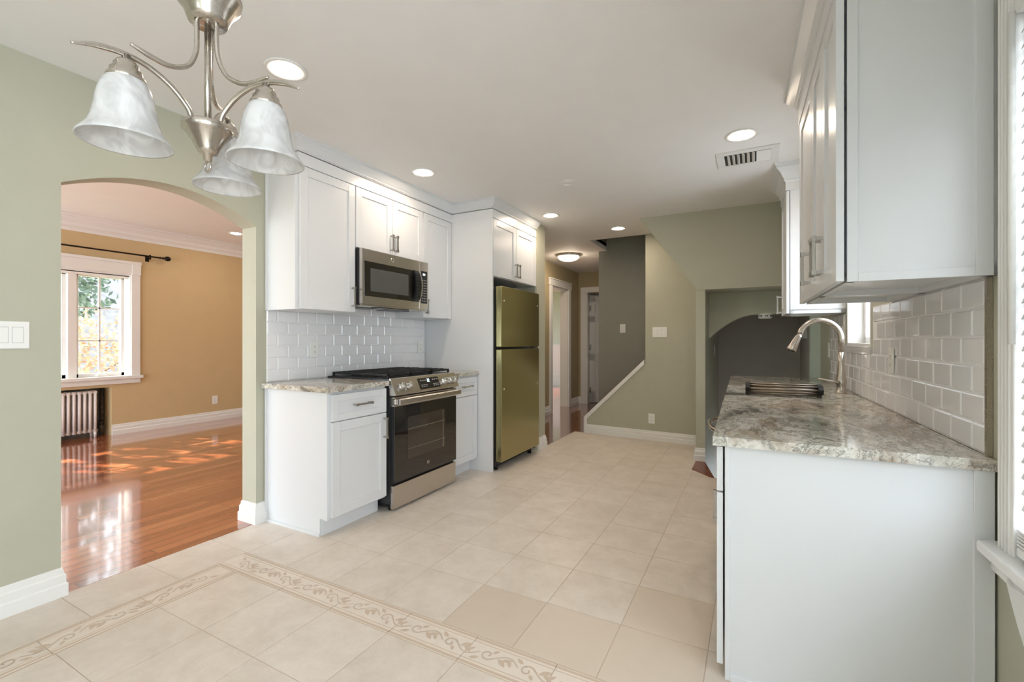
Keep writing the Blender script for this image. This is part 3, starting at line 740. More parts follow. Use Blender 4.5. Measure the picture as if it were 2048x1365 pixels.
# grates
gw = (Y1-Y0-0.02)/3
for gidx in range(3):
    ya = Y0+0.01+gw*gidx+0.003; yb = ya+gw-0.006
    mb = MB(); z0, z1 = 0.930, 0.944; x0, x1 = -2.785, -2.235
    for y in (ya, yb-0.012): mb.box(x0, x1, y, y+0.012, z0, z1)
    for x in (x0, x1-0.012, (x0+x1)/2-0.006): mb.box(x, x+0.012, ya, yb, z0, z1)
    yc = (ya+yb)/2
    mb.box(x0, x1, yc-0.005, yc+0.005, z0+0.002, z1)
    for x in (-2.72, -2.66, -2.60, -2.56, -2.46, -2.42, -2.36, -2.30): mb.box(x-0.005, x+0.005, ya, yb, z0+0.002, z1+0.003)
    for x in (x0, x1-0.014):
        for y in (ya, yb-0.014): mb.box(x, x+0.014, y, y+0.014, 0.914, z1)
    mb.build('grate', 'iron', r, bevel=0.002)
for (x, y, R_) in ((-2.39, Y0+0.13, 0.045), (-2.65, Y0+0.13, 0.036), (-2.39, Y1-0.13, 0.05), (-2.65, Y1-0.13, 0.036), (-2.52, (Y0+Y1)/2, 0.048)):
    b_ = MB(); b_.lathe([(R_+0.012, 0.914), (R_+0.012, 0.921), (R_*0.9, 0.923), (R_*0.9, 0.931), (0, 0.933)], (x, y, 0), 24); b_.build('burner', 'iron', r)
# sloped control panel
prof = [(-2.21, 0.915), (-2.203, 0.917), (-2.196, 0.913), (-2.148, 0.806), (-2.152, 0.799), (-2.21, 0.799)]
cp = MB().prism(prof, 'y', Y0-0.004, Y1+0.004).build('control_panel', 'steel', r, bevel=0.002)
# frame on slope: direction down the slope
sl = Vector((-2.148+2.196, 0, 0.806-0.913)).normalized(); nrm = Vector((-sl.z, 0, sl.x))
def slope(y, s, n=0.0):
    p = Vector((-2.196, y, 0.913))+sl*s+nrm*n; return (p.x, p.y, p.z)
def slopebox(mb, y0, y1, s0, s1, n0, n1):
    v = [mb._v(slope(y, s, n)) for y in (y0, y1) for s in (s0, s1) for n in (n0, n1)]
    for q in ((0, 1, 3, 2), (4, 6, 7, 5), (0, 4, 5, 1), (2, 3, 7, 6), (0, 2, 6, 4), (1, 5, 7, 3)): mb._f([v[i] for i in q])
mb = MB(); slopebox(mb, Y0+0.265, Y0+0.505, 0.018, 0.102, -0.002, 0.0016); mb.mi = 1
for yq in (0.29, 0.315, 0.34, 0.43, 0.455, 0.48):
    slopebox(mb, Y0+yq, Y0+yq+0.013, 0.033, 0.040, 0, 0.0024); slopebox(mb, Y0+yq-0.004, Y0+yq+0.016, 0.070, 0.0735, 0, 0.0024); slopebox(mb, Y0+yq-0.004, Y0+yq+0.012, 0.082, 0.086, 0, 0.0024)
ds = mb.build('display', ['black', 'mark'], cp)
# lit digits "22" made of bars on the sloped display
mb = MB()
for q in range(2):
    y0 = Y0+0.368+0.016*q; w_ = 0.010
    for (a, b_, s0, s1) in ((0, w_, 0.026, 0.029), (w_-0.003, w_, 0.026, 0.038), (0, w_, 0.036, 0.039), (0, 0.003, 0.036, 0.050), (0, w_, 0.048, 0.051)):
        slopebox(mb, y0+a, y0+b_, s0, s1, 0, 0.0026)
mb.build('digits', 'led', ds)
Rk = Matrix((( sl.x, 0, nrm.x), (0, 1, 0), (sl.z, 0, nrm.z)))
for yk in (0.075, 0.150, 0.565, 0.635, 0.70):
    mb = MB(); mb.lathe([(0, 0.034), (0.019, 0.034), (0.0225, 0.029), (0.0235, 0.010), (0.027, 0.008), (0.027, 0), (0, 0)], slope(Y0+yk, 0.062), 28, Rk)
    kn = mb.build('knob', 'chrome', r)
    mb = MB(); slopebox(mb, Y0+yk-0.005, Y0+yk+0.005, 0.041, 0.083, 0.033, 0.041); mb.build('grip', 'nickel', kn, bevel=0.002)
# oven door
mb = MB(); mb.box(-2.205, -2.176, Y0+0.012, Y1-0.004, 0.195, 0.725); mb.mi = 1; mb.box(-2.205, -2.172, Y0+0.008, Y1-0.002, 0.722, 0.788)
mb.mi = 2
for i in range(6): mb.box(-2.19, -2.1712, Y0+0.20+0.075*i, Y0+0.245+0.075*i, 0.768, 0.776)
mb.mi = 1
dr = mb.build('oven_door', ['darkgrey', 'steel', 'black'], r, bevel=0.002)
MB().box(-2.178, -2.172, Y0+0.012, Y1-0.004, 0.197, 0.722).build('door_glass', 'ovenglass', dr)
MB().box(-2.174, -2.1712, Y0+0.145, Y1-0.155, 0.335, 0.635).build('window', 'ovenwin', dr)
mb = MB()
mb.box(-2.173, -2.1705, Y0+0.15, Y1-0.16, 0.545, 0.549); mb.box(-2.173, -2.1705, Y1-0.185, Y1-0.180, 0.34, 0.63); mb.box(-2.173, -2.1705, Y0+0.15, Y1-0.16, 0.405, 0.407)
mb.build('rack', 'steel', dr)
mb = MB(); mb.prism([(-2.128, 0.735), (-2.122, 0.742), (-2.122, 0.772), (-2.132, 0.780), (-2.146, 0.776), (-2.146, 0.737)], 'y', Y0+0.016, Y1+0.0)
for y in (Y0+0.016, Y1-0.03): mb.box(-2.18, -2.135, y, y+0.028, 0.738, 0.774)
mb.build('handle', 'steel', dr, bevel=0.002)
mb = MB()
for i in range(4): mb.box(-2.19, -2.171, Y0+0.006, Y0+0.0115, 0.735+0.012*i, 0.741+0.012*i)
mb.build('side_slots', 'black', dr)
emblem(dr, -2.1705, 2.735, 0.262, 0.013)
MB().box(-2.205, -2.178, Y0+0.004, Y1-0.002, 0.018, 0.178).build('bottom_drawer', 'steel', r, bevel=0.003)

# --- refrigerator bay: tall panel, cabinet above, refrigerator
mb = MB(); mb.box(-2.822, XF, YP, YP+0.019, 0, 2.38); o = mb.build('tall_panel', 'white', loc=(-2.44, YP, 0), bevel=0.0015)
tag(o, 'tall white end panel left of the olive refrigerator', 'cabinet panel')
c = thing('wall_cabinet', 'white two door cabinet above the olive refrigerator', 'cabinet', (-2.44, 3.96, 1.757))
mb = MB(); mb.box(-2.822, XF-0.022, 3.52, 4.43, 1.757, 2.38); mb.build('carcass', 'white', c)
door(c, 'door', XF-0.02, 3.523, 1.76, 0.436, ZT-1.763, '+x', hx_=0.408, hz=0.095, hl=0.13)
door(c, 'door', XF-0.02, 3.963, 1.76, 0.436, ZT-1.763, '+x', hx_=0.028, hz=0.095, hl=0.13)
MB().box(-2.2, XF-0.004, 4.403, 4.43, 1.757, 2.38).build('filler', 'white', c)
f = thing('refrigerator', 'olive gold top freezer refrigerator without door handles', 'refrigerator', (-2.4, 3.945, 0))
FX = -1.99; Y0, Y1 = 3.545, 4.347
MB().box(-2.78, FX-0.075, Y0+0.006, Y1-0.006, 0.04, 1.655).build('body', 'darkgrey', f, bevel=0.004)
for nm, z0, z1 in (('freezer_door', 1.118, 1.668), ('main_door', 0.085, 1.098)):
    d = MB().box(FX-0.066, FX, Y0, Y1, z0, z1).build(nm, 'fridge', f, bevel=0.006, seg=3)
    for y, z in ((Y0+0.045, z1-0.13 if nm == 'freezer_door' else z1-0.36), (Y1-0.045, z1-0.13 if nm == 'freezer_door' else z1-0.36)):
        MB().lathe([(0, 0.003), (0.006, 0.002), (0.008, 0)], (FX, y, z), 16, Matrix(((0, 0, 1), (0, 1, 0), (1, 0, 0)))).build('handle_screw', 'plate', d, label='white cap over an empty handle hole')
    MB().box(FX-0.075, FX-0.064, Y0+0.01, Y1-0.01, z0+0.006, z1-0.006).build('gasket', 'rubber', d)
for b_ in ((FX-0.12, FX-0.01, Y1-0.06, Y1-0.006, 1.10, 1.116), (FX-0.12, FX-0.02, Y1-0.07, Y1-0.01, 1.655, 1.672), (FX-0.1, FX-0.02, Y1-0.06, Y1-0.01, 0.06, 0.084)): MB().box(*b_).build('hinge', 'handle', f, bevel=0.002)
MB().box(FX-0.14, FX-0.10, Y0+0.02, Y1-0.02, 0.02, 0.08).build('base_grille', 'rubber', f)
for x in (FX-0.09, -2.7):
    for y in (Y0+0.05, Y1-0.05): MB().tube([(x, y, 0), (x, y, 0.05)], 0.02).build('foot', 'rubber', f)


# ------------------------------------------------------------------ backsplashes: bevelled subway tiles
def subway(name, lab, mat4, w, h, tw, th, skip=(), x_off=0.0, frame='W', edge=None, loc=None):
    """tile field on local x (width), z (height), y outward"""
    mb = MB(mat4); g = 0.0016; bz = 0.006; d0, d1 = 0.004, 0.009
    mb.mi = 1
    if skip:
        sa, sb, sc, sd = skip[0]
        mb.box(0, w, 0, d0, 0, sc); mb.box(0, sa, 0, d0, sc, h); mb.box(sb, w, 0, d0, sc, h)
    else: mb.box(0, w, 0, d0, 0, h)
    mb.mi = 0
    row = 0; z = 0.0
    while z < h-0.004:
        z1 = min(z+th, h); x = -(tw/2 if row % 2 else 0)+x_off-tw
        while x < w-0.004:
            a, b = max(x, 0), min(x+tw, w)
            if b-a > 0.012 and not any(a < s[1]-0.001 and b > s[0]+0.001 and z < s[3]-0.001 and z1 > s[2]+0.001 for s in skip):
                v0 = [mb._v(p) for p in ((a+g, d0-0.001, z+g), (b-g, d0-0.001, z+g), (b-g, d0-0.001, z1-g), (a+g, d0-0.001, z1-g))]
                v1 = [mb._v(p) for p in ((a+g+bz, d1, z+g+bz), (b-g-bz, d1, z+g+bz), (b-g-bz, d1, z1-g-bz), (a+g+bz, d1, z1-g-bz))]
                mb._f(v1)
                for i in range(4): mb._f([v0[i], v0[(i+1) % 4], v1[(i+1) % 4], v1[i]])
            x += tw
        z += th; row += 1
    if edge:
        mb.mi = 2; mb.box(edge[0], edge[1], 0, 0.013, 0, h)
    o = mb.build(name, ['tilewhite', 'grout', 'nickel'], frame=frame, loc=loc)
    return tag(o, lab, 'backsplash')
subway('backsplash', 'white subway tile backsplash behind the stove', face(-2.823, 1.875, 0.903, '+x'), 1.622, 0.555, 0.153, 0.0795, loc=(-2.823, 2.68, 0.903))

# ------------------------------------------------------------------ sink wall (turned frame)
CT = 0.845
XL = -0.09
sink_hole = (0.06, 0.46, 3.30, 3.80)
slab('countertop', 'long veined granite countertop with the sink and faucet', XL, XR-0.002, 1.735, 4.80, CT, 0.032, 'granite', 'R', sink_hole)
# sink bowl
s_ = MB(); a, b_, c_, d_ = sink_hole; zb = CT-0.22
s_.box(a-0.01, b_+0.01, c_-0.01, d_+0.01, zb-0.006, zb)
s_.box(a-0.012, a, c_-0.01, d_+0.01, zb, CT-0.033); s_.box(b_, b_+0.012, c_-0.01, d_+0.01, zb, CT-0.033); s_.box(a, b_, c_-0.012, c_, zb, CT-0.033); s_.box(a, b_, d_, d_+0.012, zb, CT-0.033)
o = s_.build('sink', 'steel', frame='R', loc=((a+b_)/2, (c_+d_)/2, zb)); tag(o, 'stainless undermount sink in the granite counter', 'sink')
# base cabinets under it
XC = -0.052
def rbase(lab, y0, y1, near=False, two=False):
    c = thing('base_cabinet', lab, 'cabinet', (0.28, (y0+y1)/2, 0), 'R')
    mb = MB(); 
    if two: mb.box(XC, XR-0.005, y0, y0+0.018, 0.10, CT-0.033); mb.box(XC, XR-0.005, y1-0.018, y1, 0.10, CT-0.033); mb.box(XC, XR-0.005, y0, y1, 0.10, 0.118); mb.box(XC, XC+0.018, y0, y1, CT-0.12, CT-0.033)
    else: mb.box(XC, XR-0.005, y0, y1, 0.10, CT-0.033)
    mb.build('carcass', 'white', c)
    MB().box(XC+0.06, XR-0.02, y0, y1, 0, 0.10).build('toe_kick', 'white', c)
    return c
c = rbase('white base cabinet with plain end panel nearest the camera', 1.766, 2.30)
mb = MB(); mb.box(XC, XR-0.006, 1.752, 1.768, 0.0, CT-0.033)
mb.box(XC, XC+0.016, 1.745, 1.756, 0, CT-0.033); mb.box(XR-0.05, XR-0.006, 1.745, 1.756, 0, CT-0.033); mb.box(XC+0.016, XR-0.05, 1.742, 1.756, 0, 0.02)
mb.build('end_panel', 'white', c, bevel=0.0015)
door(c, 'drawer', XC-0.006, 1.754, 0.652, 0.54, 0.155, '-x', stile=0.042)
door(c, 'door', XC-0.006, 1.754, 0.045, 0.54, 0.600, '-x', hx_=0.50, hz=0.385)
dw = thing('dishwasher', 'stainless dishwasher with a curved bar handle under the long counter', 'dishwasher', (0.28, 2.61, 0), 'R')
MB().box(XC, XR-0.03, 2.305, 2.905, 0.09, CT-0.034).build('body', 'darkgrey', dw)
d = MB().box(XC-0.03, XC, 2.308, 2.902, 0.10, CT-0.036).build('door', 'steel', dw, bevel=0.003)
mb = MB(); mb.tube([(XC-0.03-0.068*math.sin(PI*i/16)**0.7, 2.35+0.51*i/16, 0.745) for i in range(17)], 0.011, 10); mb.build('handle', 'handle', d)
MB().box(XC+0.05, XR-0.05, 2.31, 2.90, 0, 0.09).build('toe_kick', 'black', dw)
c = rbase('white sink base cabinet under the faucet', 2.91, 3.83, two=True)
for i in range(2): door(c, 'door', XC-0.006, 2.914+0.459*i, 0.115, 0.453, 0.685, '-x', hx_=0.42 if i == 0 else 0.033, hz=0.58)
c = rbase('white base cabinet at the far end of the long counter', 3.835, 4.78)
for i in range(2): door(c, 'door', XC-0.006, 3.84+0.469*i, 0.115, 0.463, 0.53, '-x', hx_=0.43 if i == 0 else 0.033, hz=0.44); door(c, 'drawer', XC-0.006, 3.84+0.469*i, 0.652, 0.463, 0.15, '-x', hx_=0.23, hz=0.075, vert=False, stile=0.042)
# backsplash: field, with the window notch left open
subway('backsplash', 'white subway tile backsplash behind the faucet', face(XR-0.001, 1.778, CT+0.002, '-x'), 2.62, 0.514, 0.157, 0.0857,
       skip=((1.30, 2.05, sz0-CT-0.045, 0.6),), x_off=0.1, frame='R', edge=(-0.006, 0.008), loc=(XR, 3.0, CT+0.002))
# sink window
win = thing('window_2', 'deep set white window above the sink', 'window', (XR+0.08, 3.45, sz0), 'R'); win['kind'] = 'structure'; del win['category']
mb = MB()
mb.box(XR-0.004, XR+0.16, sw1-0.012, sw1+0.002, sz0, sz1); mb.box(XR-0.004, XR+0.16, sw0-0.002, sw0+0.012, sz0, sz1)
mb.box(XR-0.004, XR+0.16, sw0, sw1, sz0-0.012, sz0+0.012); mb.box(XR-0.004, XR+0.16, sw0, sw1, sz1-0.012, sz1+0.002)
mb.build('jamb', 'trim', win, bevel=0.002)
mb = MB(); x0, x1 = XR+0.085, XR+0.125
for q in ((sw0+0.01, sw0+0.06, sz0+0.01, sz1-0.01), (sw1-0.06, sw1-0.01, sz0+0.01, sz1-0.01), (sw0+0.01, sw1-0.01, sz0+0.01, sz0+0.05), (sw0+0.01, sw1-0.01, sz1-0.06, sz1-0.01)): mb.box(x0, x1, *q)
mb.build('window_frame', 'trim', win, bevel=0.002)
MB().box(XR+0.10, XR+0.106, sw0+0.05, sw1-0.05, sz0+0.04, sz1-0.05).build('pane', 'glass', win)
mb = MB(); mb.box(XR-0.014, XR+0.02, sw0-0.03, sw1+0.03, sz0-0.05, sz0-0.004)
for i in range(4): mb.box(XR-0.017, XR, sw0-0.03, sw1+0.03, sz0-0.048+0.011*i, sz0-0.041+0.011*i)
mb.build('sill', 'tilewhite', win, bevel=0.001)

# faucet
fx_, fy_ = 0.565, 3.52
t = thing('faucet', 'brushed nickel gooseneck pull down faucet beside the sink', 'faucet', (fx_, fy_, CT), 'R')
mb = MB(); mb.lathe([(0, 0), (0.031, 0), (0.031, 0.004), (0.027, 0.008), (0.026, 0.045), (0.030, 0.06), (0.031, 0.075), (0.027, 0.09), (0.021, 0.13), (0.0175, 0.18), (0.0165, 0.26), (0.0, 0.262)], (fx_, fy_, CT), 28)
body = mb.build('body', 'nickel', t)
R_ = 0.118; zc = CT+0.345
pts = [(fx_, fy_, CT+0.25), (fx_, fy_, zc)]
dx_, dy_ = -0.98, -0.17
for i in range(1, 19):
    a = PI*i/18*0.93
    h = R_*(1-math.cos(a)); pts.append((fx_+dx_*h, fy_+dy_*h, zc+R_*math.sin(a)))
mb = MB(); mb.tube(pts, 0.0165, 16); mb.build('gooseneck', 'nickel', t)
e = Vector(pts[-1]); dv = (Vector(pts[-1])-Vector(pts[-2])).normalized()
dv = Vector((dv.x-0.16, dv.y-0.02, dv.z)).normalized()
mb = MB(); mb.tube([e, e+dv*0.012, e+dv*0.06, e+dv*0.105, e+dv*0.113], [0.0175, 0.018, 0.023, 0.0285, 0.026], 20); sp = mb.build('spray_head', 'nickel', t)
mb = MB(); mb.tube([e+dv*0.112, e+dv*0.119], 0.022, 20); mb.build('nozzle', 'black', sp)
mb = MB(); mb.tube([(fx_-0.01, fy_-0.02, CT+0.066), (fx_-0.045, fy_-0.028, CT+0.072), (fx_-0.13, fy_-0.05, CT+0.09)], [0.011, 0.008, 0.006], 12); mb.build('lever', 'nickel', t)

# rolled drying rack lying on the counter by the sink
rk = thing('drying_rack', 'rolled up steel bar drying rack lying at the sink edge', 'drying rack', (0.22, 3.185, CT), 'R')
mb = MB(); eb = MB(); pos = []
n = 16
for i in range(n):
    t_ = i/(n-1); a = -PI/2+t_*3.6*PI; ry = 0.105*(1-0.62*t_); rz = 0.033*(1-0.7*t_)
    pos.append((3.185+ry*math.cos(a), CT+0.0412+rz*math.sin(a)))
for (y, z) in pos:
    bar = MB(); bar.tube([(0.03, y, z), (0.41, y, z)], 0.0052, 8); bar.build('bar', 'rackbar', rk)
for x0, x1 in ((0.022, 0.046), (0.394, 0.418)):
    e = MB()
    for (y, z), (y2, z2) in zip(pos, pos[1:]):
        d = Vector((y2-y, z2-z)); nn = Vector((-d.y, d.x)).normalized()*0.0068; u = d.normalized()*0.004
        e.prism([(y-u.x-nn.x, z-u.y-nn.y), (y2+u.x-nn.x, z2+u.y-nn.y), (y2+u.x+nn.x, z2+u.y+nn.y), (y-u.x+nn.x, z-u.y+nn.y)], 'x', x0, x1)
    e.build('rubber_end', 'rubber', rk)

# wall cabinets over the counter
UB = 1.362
XBx = 0.294
def rwall(lab, y0, y1, xb, zb, zt=2.36):
    c = thing('wall_cabinet', lab, 'cabinet', ((xb+XR)/2, (y0+y1)/2, zb), 'R')
    mb = MB(); mb.box(xb, XR-0.002, y0+0.001, y1-0.001, zb+0.022, zt); 
    mb.box(xb, xb+0.02, y0+0.001, y1-0.001, zb, zb+0.03); mb.box(XR-0.03, XR-0.002, y0+0.001, y1-0.001, zb, zb+0.03); mb.box(xb, XR-0.002, y0+0.001, y0+0.02, zb, zb+0.03); mb.box(xb, XR-0.002, y1-0.02, y1-0.001, zb, zb+0.03)
    mb.build('carcass', 'white', c)
    return c
c = rwall('white two door wall cabinet nearest the camera above the counter', 1.745, 2.292, XBx, UB)
mb = MB(); y_ = 1.738; mb.box(XBx, XR-0.011, y_+0.006, y_+0.012, UB, 2.36); mb.box(XBx, XBx+0.028, y_, y_+0.012, UB, 2.36); mb.box(XR-0.048, XR-0.011, y_, y_+0.012, UB, 2.36); mb.box(XBx+0.028, XR-0.048, y_, y_+0.012, UB, UB+0.028)
mb.build('end_panel', 'white', c, bevel=0.0015)
D0 = 1.732
door(c, 'door', XBx-0.008, D0, UB+0.002, 0.276, 2.275-UB, '-x', t=0.022, hx_=0.246, hz=0.125)
door(c, 'door', XBx-0.008, D0+0.279, UB+0.002, 0.276, 2.275-UB, '-x', t=0.022, hx_=0.030, hz=0.125)
c = rwall('white single door wall cabinet next to the sink window', 2.294, 2.728, XBx, UB)
door(c, 'door', XBx-0.008, 2.292, UB+0.002, 0.434, 2.275-UB, '-x', t=0.022, hx_=0.030, hz=0.125)
c = rwall('white wall cabinet on the far side of the sink window', 3.81, 4.25, 0.312, 1.37, 2.31)
door(c, 'door', 0.312-0.005, 3.806, 1.372, 0.44, 0.88, '-x', hx_=0.405, hz=0.09)

# blind window by the counter
win = thing('window_3', 'white cased window with blinds', 'window', (XR, 1.0, bz0), 'R'); win['kind'] = 'structure'; del win['category']
mb = MB(); cw = 0.070; x0, x1 = XR-0.022, XR+0.001
for y0, y1 in ((bw1, bw1+cw), (bw0-cw, bw0)):
    mb.box(x0, x1, y0, y1, bz0, bz1+cw)
    for q in range(4): mb.box(x0-0.004, x0+0.003, y0+0.012+0.017*q, y0+0.020+0.017*q, bz0, bz1+cw)
mb.box(x0, x1, bw0-cw, bw1+cw, bz1, bz1+cw); mb.build('casing', 'trim', win, bevel=0.003)
mb = MB(); mb.box(XR, XR+0.16, bw1-0.004, bw1+0.012, bz0, bz1); mb.box(XR, XR+0.16, bw0-0.012, bw0+0.004, bz0, bz1); mb.box(XR, XR+0.16, bw0, bw1, bz1-0.004, bz1+0.01); mb.build('jamb', 'trim', win)
mb = MB()
for q in ((bw1-0.055, bw1, bz0, bz1), (bw0, bw0+0.055, bz0, bz1), (bw0, bw1, bz0, bz0+0.06), (bw0, bw1, bz1-0.06, bz1), (bw0, bw1, 1.36, 1.41)): mb.box(XR+0.09, XR+0.13, *q)
mb.build('window_frame', 'trim', win, bevel=0.003)
MB().box(XR+0.108, XR+0.113, bw0+0.04, bw1-0.04, bz0+0.05, bz1-0.05).build('pane', 'glass', win)
SZ = 0.596
mb = MB(); mb.prism([(XR+0.08, bw0-0.12), (XR-0.058, bw0-0.12), (XR-0.058, bw1+0.10), (XR-0.03, bw1+0.118), (XR, bw1+0.118), (XR+0.08, bw1+0.1)], 'z', SZ+0.0, SZ+0.03); mb.box(XR, XR+0.14, bw0, bw1, SZ+0.02, bz0+0.002); mb.build('sill', 'trim', win, bevel=0.006, seg=3)
mb = MB(); mb.tube([(XR-0.022, bw0-0.10, SZ-0.020), (XR-0.022, 1.58, SZ-0.020)], 0.016, 16); mb.tube([(XR-0.022, 1.585, SZ-0.021), (XR-0.022, bw1+0.06, SZ-0.021)], 0.021, 18); mb.build('sill_moulding', 'trim', win)
mb = MB(); ap = []
for i in range(13):
    t_ = i/12; ap.append((bw1+0.045-0.16*t_, SZ-0.03-0.17*math.sin(t_*PI/2)))
mb.prism([(bw0-0.1, SZ-0.03)]+ap+[(bw0-0.1, SZ-0.20)], 'x', XR-0.024, XR-0.001); mb.build('apron', 'trim', win, bevel=0.004)
bl = thing('blind', 'white slatted blind lowered in the window by the counter', 'blind', (XR+0.0, 1.0, bz1-0.06), 'R')
MB().box(XR-0.024, XR+0.030, bw0+0.012, bw1-0.010, bz1-0.055, bz1-0.008).build('headrail', 'trim', bl, bevel=0.003)
nsl = 0; z = bz1-0.085
while z > 0.74:
    mb = MB(); pr = []
    for i in range(6):
        t_ = i/5-0.5; pr.append((XR+0.003+0.030*t_-0.004*(1-4*t_*t_), z+0.046*t_))
    mb.prism(pr+[(x, zz_+0.0022) for x, zz_ in pr[::-1]], 'y', bw0+0.014, bw1-0.012); mb.build('slat', 'slat', bl)
    z -= 0.040; nsl += 1
for i in range(5):
    MB().box(XR-0.020, XR+0.024, bw0+0.014, bw1-0.012, 0.662+0.009*i, 0.667+0.009*i).build('slat', 'trim', bl, bevel=0.001)
MB().box(XR-0.022, XR+0.026, bw0+0.014, bw1-0.012, 0.636, 0.658).build('bottom_rail', 'trim', bl, bevel=0.004)
mb = MB()
for y in (bw0+0.2, (bw0+bw1)/2, bw1-0.16):
    for x in (XR-0.020, XR+0.025): mb.tube([(x, y, 0.64), (x, y, bz1-0.05)], 0.001, 5)
mb.build('ladder_cord', 'plate', bl)
mb = MB(); mb.tube([(XR-0.030, bw1-0.014, bz1-0.05), (XR-0.030, bw1-0.014, 1.17)], 0.007, 10); mb.build('tilt_wand', 'plate', bl)

# ------------------------------------------------------------------ switch plates and outlets
def plate(name, lab, cat, at, facing, w, h, rockers=0, duplex=0, frame='W'):
    p = thing(name, lab, cat, at, frame)
    m = face(*at, facing)
    MB(m).box(-w/2, w/2, 0, 0.006, -h/2, h/2).build('plate', 'plate', p, bevel=0.002)
    for i in range(rockers):
        x = (i-(rockers-1)/2)*0.046
        mb = MB(m); mb.box(x-0.0165, x+0.0165, 0.004, 0.0085, -0.033, 0.033); mb.mi = 1; mb.box(x-0.0185, x+0.0185, 0.004, 0.0063, -0.035, 0.035); mb.build('rocker', ['plate', 'mark'], p, bevel=0.0008)  # grey rim around the rocker stands in for the shaded gap
    for i in range(duplex):
        z = (i-(duplex-1)/2)*0.039
        mb = MB(m); mb.box(-0.0165, 0.0165, 0.004, 0.0078, z-0.0145, z+0.0145); mb.mi = 1
        mb.box(-0.0075, -0.0055, 0.0076, 0.0081, z-0.003, z+0.006); mb.box(0.0055, 0.0075, 0.0076, 0.0081, z-0.003, z+0.006); mb.box(-0.002, 0.002, 0.0076, 0.0081, z-0.010, z-0.006)
        mb.build('receptacle', ['plate', 'black'], p, bevel=0.0)
    return p
plate('light_switch', 'white rocker switch plate on the sage wall left of the arch', 'light switch', (-2.825, 0.69, 1.203), '+x', 0.165, 0.118, rockers=3)
skew(plate('light_switch', 'wide white three rocker switch plate on the olive stair wall', 'light switch', (-0.973, YH, 1.275), '-y', 0.165, 0.118, rockers=3))
plate('light_switch', 'single white rocker switch on the grey stairwell wall', 'light switch', (-1.604, 6.28, 1.343), '-y', 0.075, 0.118, rockers=1)
plate('light_switch', 'white switch plate seen edge on inside the passage', 'light switch', (-0.418, 5.93, 1.06), '+x', 0.075, 0.13, rockers=1)
skew(plate('electrical_outlet', 'white outlet low on the olive stair wall above the baseboard', 'outlet', (-1.067, YH, 0.255), '-y', 0.075, 0.118, duplex=2))
plate('electrical_outlet', 'white outlet low on the tan living room wall', 'outlet', (-7.03, 3.874, 0.30), '+x', 0.075, 0.118, duplex=2)
plate('electrical_outlet', 'white outlet in the tile behind the stove, near the arch', 'outlet', (-2.811, 2.235, 1.115), '+x', 0.072, 0.116, duplex=2)
plate('electrical_outlet', 'white outlet in the tile behind the stove, near the tall panel', 'outlet', (-2.811, 3.42, 1.115), '+x', 0.072, 0.116, duplex=2)
plate('electrical_outlet', 'white outlet in the tile right of the faucet, under the wall cabinets', 'outlet', (XR-0.012, 2.70, 1.085), '-x', 0.075, 0.118, duplex=2, frame='R')
plate('light_switch', 'white switch plate on the wall at the far end of the tiled counter', 'light switch', (XR-0.001, 4.47, 1.10), '-x', 0.075, 0.118, rockers=1, frame='R')

# ------------------------------------------------------------------ recessed lights and ceiling fittings
def recessed(lab, x, y, z=HC, R_=0.092):
    t = thing('recessed_light', lab, 'ceiling light', (x, y, z), group='recessed ceiling lights')
    mb = MB(); mb.lathe([(R_, z-0.0005), (R_, z-0.005), (R_-0.006, z-0.007), (R_*0.68, z-0.004), (R_*0.66, z-0.001), (R_*0.66, z+0.01)], (x, y, 0), 40); mb.build('trim_ring', 'trim', t)
    mb = MB(); mb.lathe([(0, z-0.0035), (R_*0.655, z-0.0035), (R_*0.655, z+0.006), (0, z+0.006)], (x, y, 0), 32); mb.build('lens', 'bulb', t)
    return t
r1 = recessed('lit recessed light beside the chandelier', -1.921, 1.374)
for lab, x, y in (('lit recessed light in front of the microwave cabinets', -2.19, 2.70), ('lit recessed light in front of the refrigerator cabinet', -1.811, 4.232),
                  ('lit recessed light near the stairwell opening in the ceiling', -1.351, 5.079), ('lit recessed light by the ceiling vent', -0.068, 3.124)):
    copy_thing(r1, (x+1.921, y-1.374, 0), lab)
copy_thing(r1, (-6.2+1.921, 3.69-1.374, 0.19), 'lit recessed light in the living room ceiling seen through the arch')
t = thing('ceiling_dome_light', 'lit round dome light on the hall ceiling', 'ceiling light', (-2.414, 6.311, HC))
mb = MB(); mb.lathe([(0, HC), (0.172, HC), (0.176, HC-0.012), (0.172, HC-0.026), (0.158, HC-0.032), (0.15, HC-0.02), (0, HC-0.02)], (-2.414, 6.311, 0), 48); mb.build('rim', 'nickel', t)
mb = MB(); mb.lathe([(0.157, HC-0.028), (0.150, HC-0.045), (0.125, HC-0.068), (0.08, HC-0.085), (0.03, HC-0.092), (0, HC-0.093)], (-2.414, 6.311, 0), 40); mb.build('dome', 'domeglass', t)
v = thing('ceiling_vent', 'white louvred register in the ceiling by the wall cabinets', 'vent', (-0.04, 3.51, HC))
vm = Matrix.Translation((-0.04, 3.515, HC)) 
mb = MB(vm); mb.box(-0.19, 0.19, -0.15, -0.10, -0.008, 0); mb.box(-0.19, 0.19, 0.10, 0.15, -0.008, 0); mb.box(-0.19, -0.14, -0.10, 0.10, -0.008, 0); mb.box(0.14, 0.19, -0.10, 0.10, -0.008, 0)
mb.build('frame', 'trim', v, bevel=0.002)
MB(vm).box(-0.14, 0.14, -0.10, 0.10, -0.006, -0.003).build('duct', 'black', v)
for i in range(6):
    x = -0.125+0.03*i
    mb = MB(vm); mb.prism([(x, -0.004), (x+0.016, -0.016), (x+0.019, -0.014), (x+0.004, -0.003)], 'y', -0.10, 0.10); mb.build('louvre', 'trim', v)
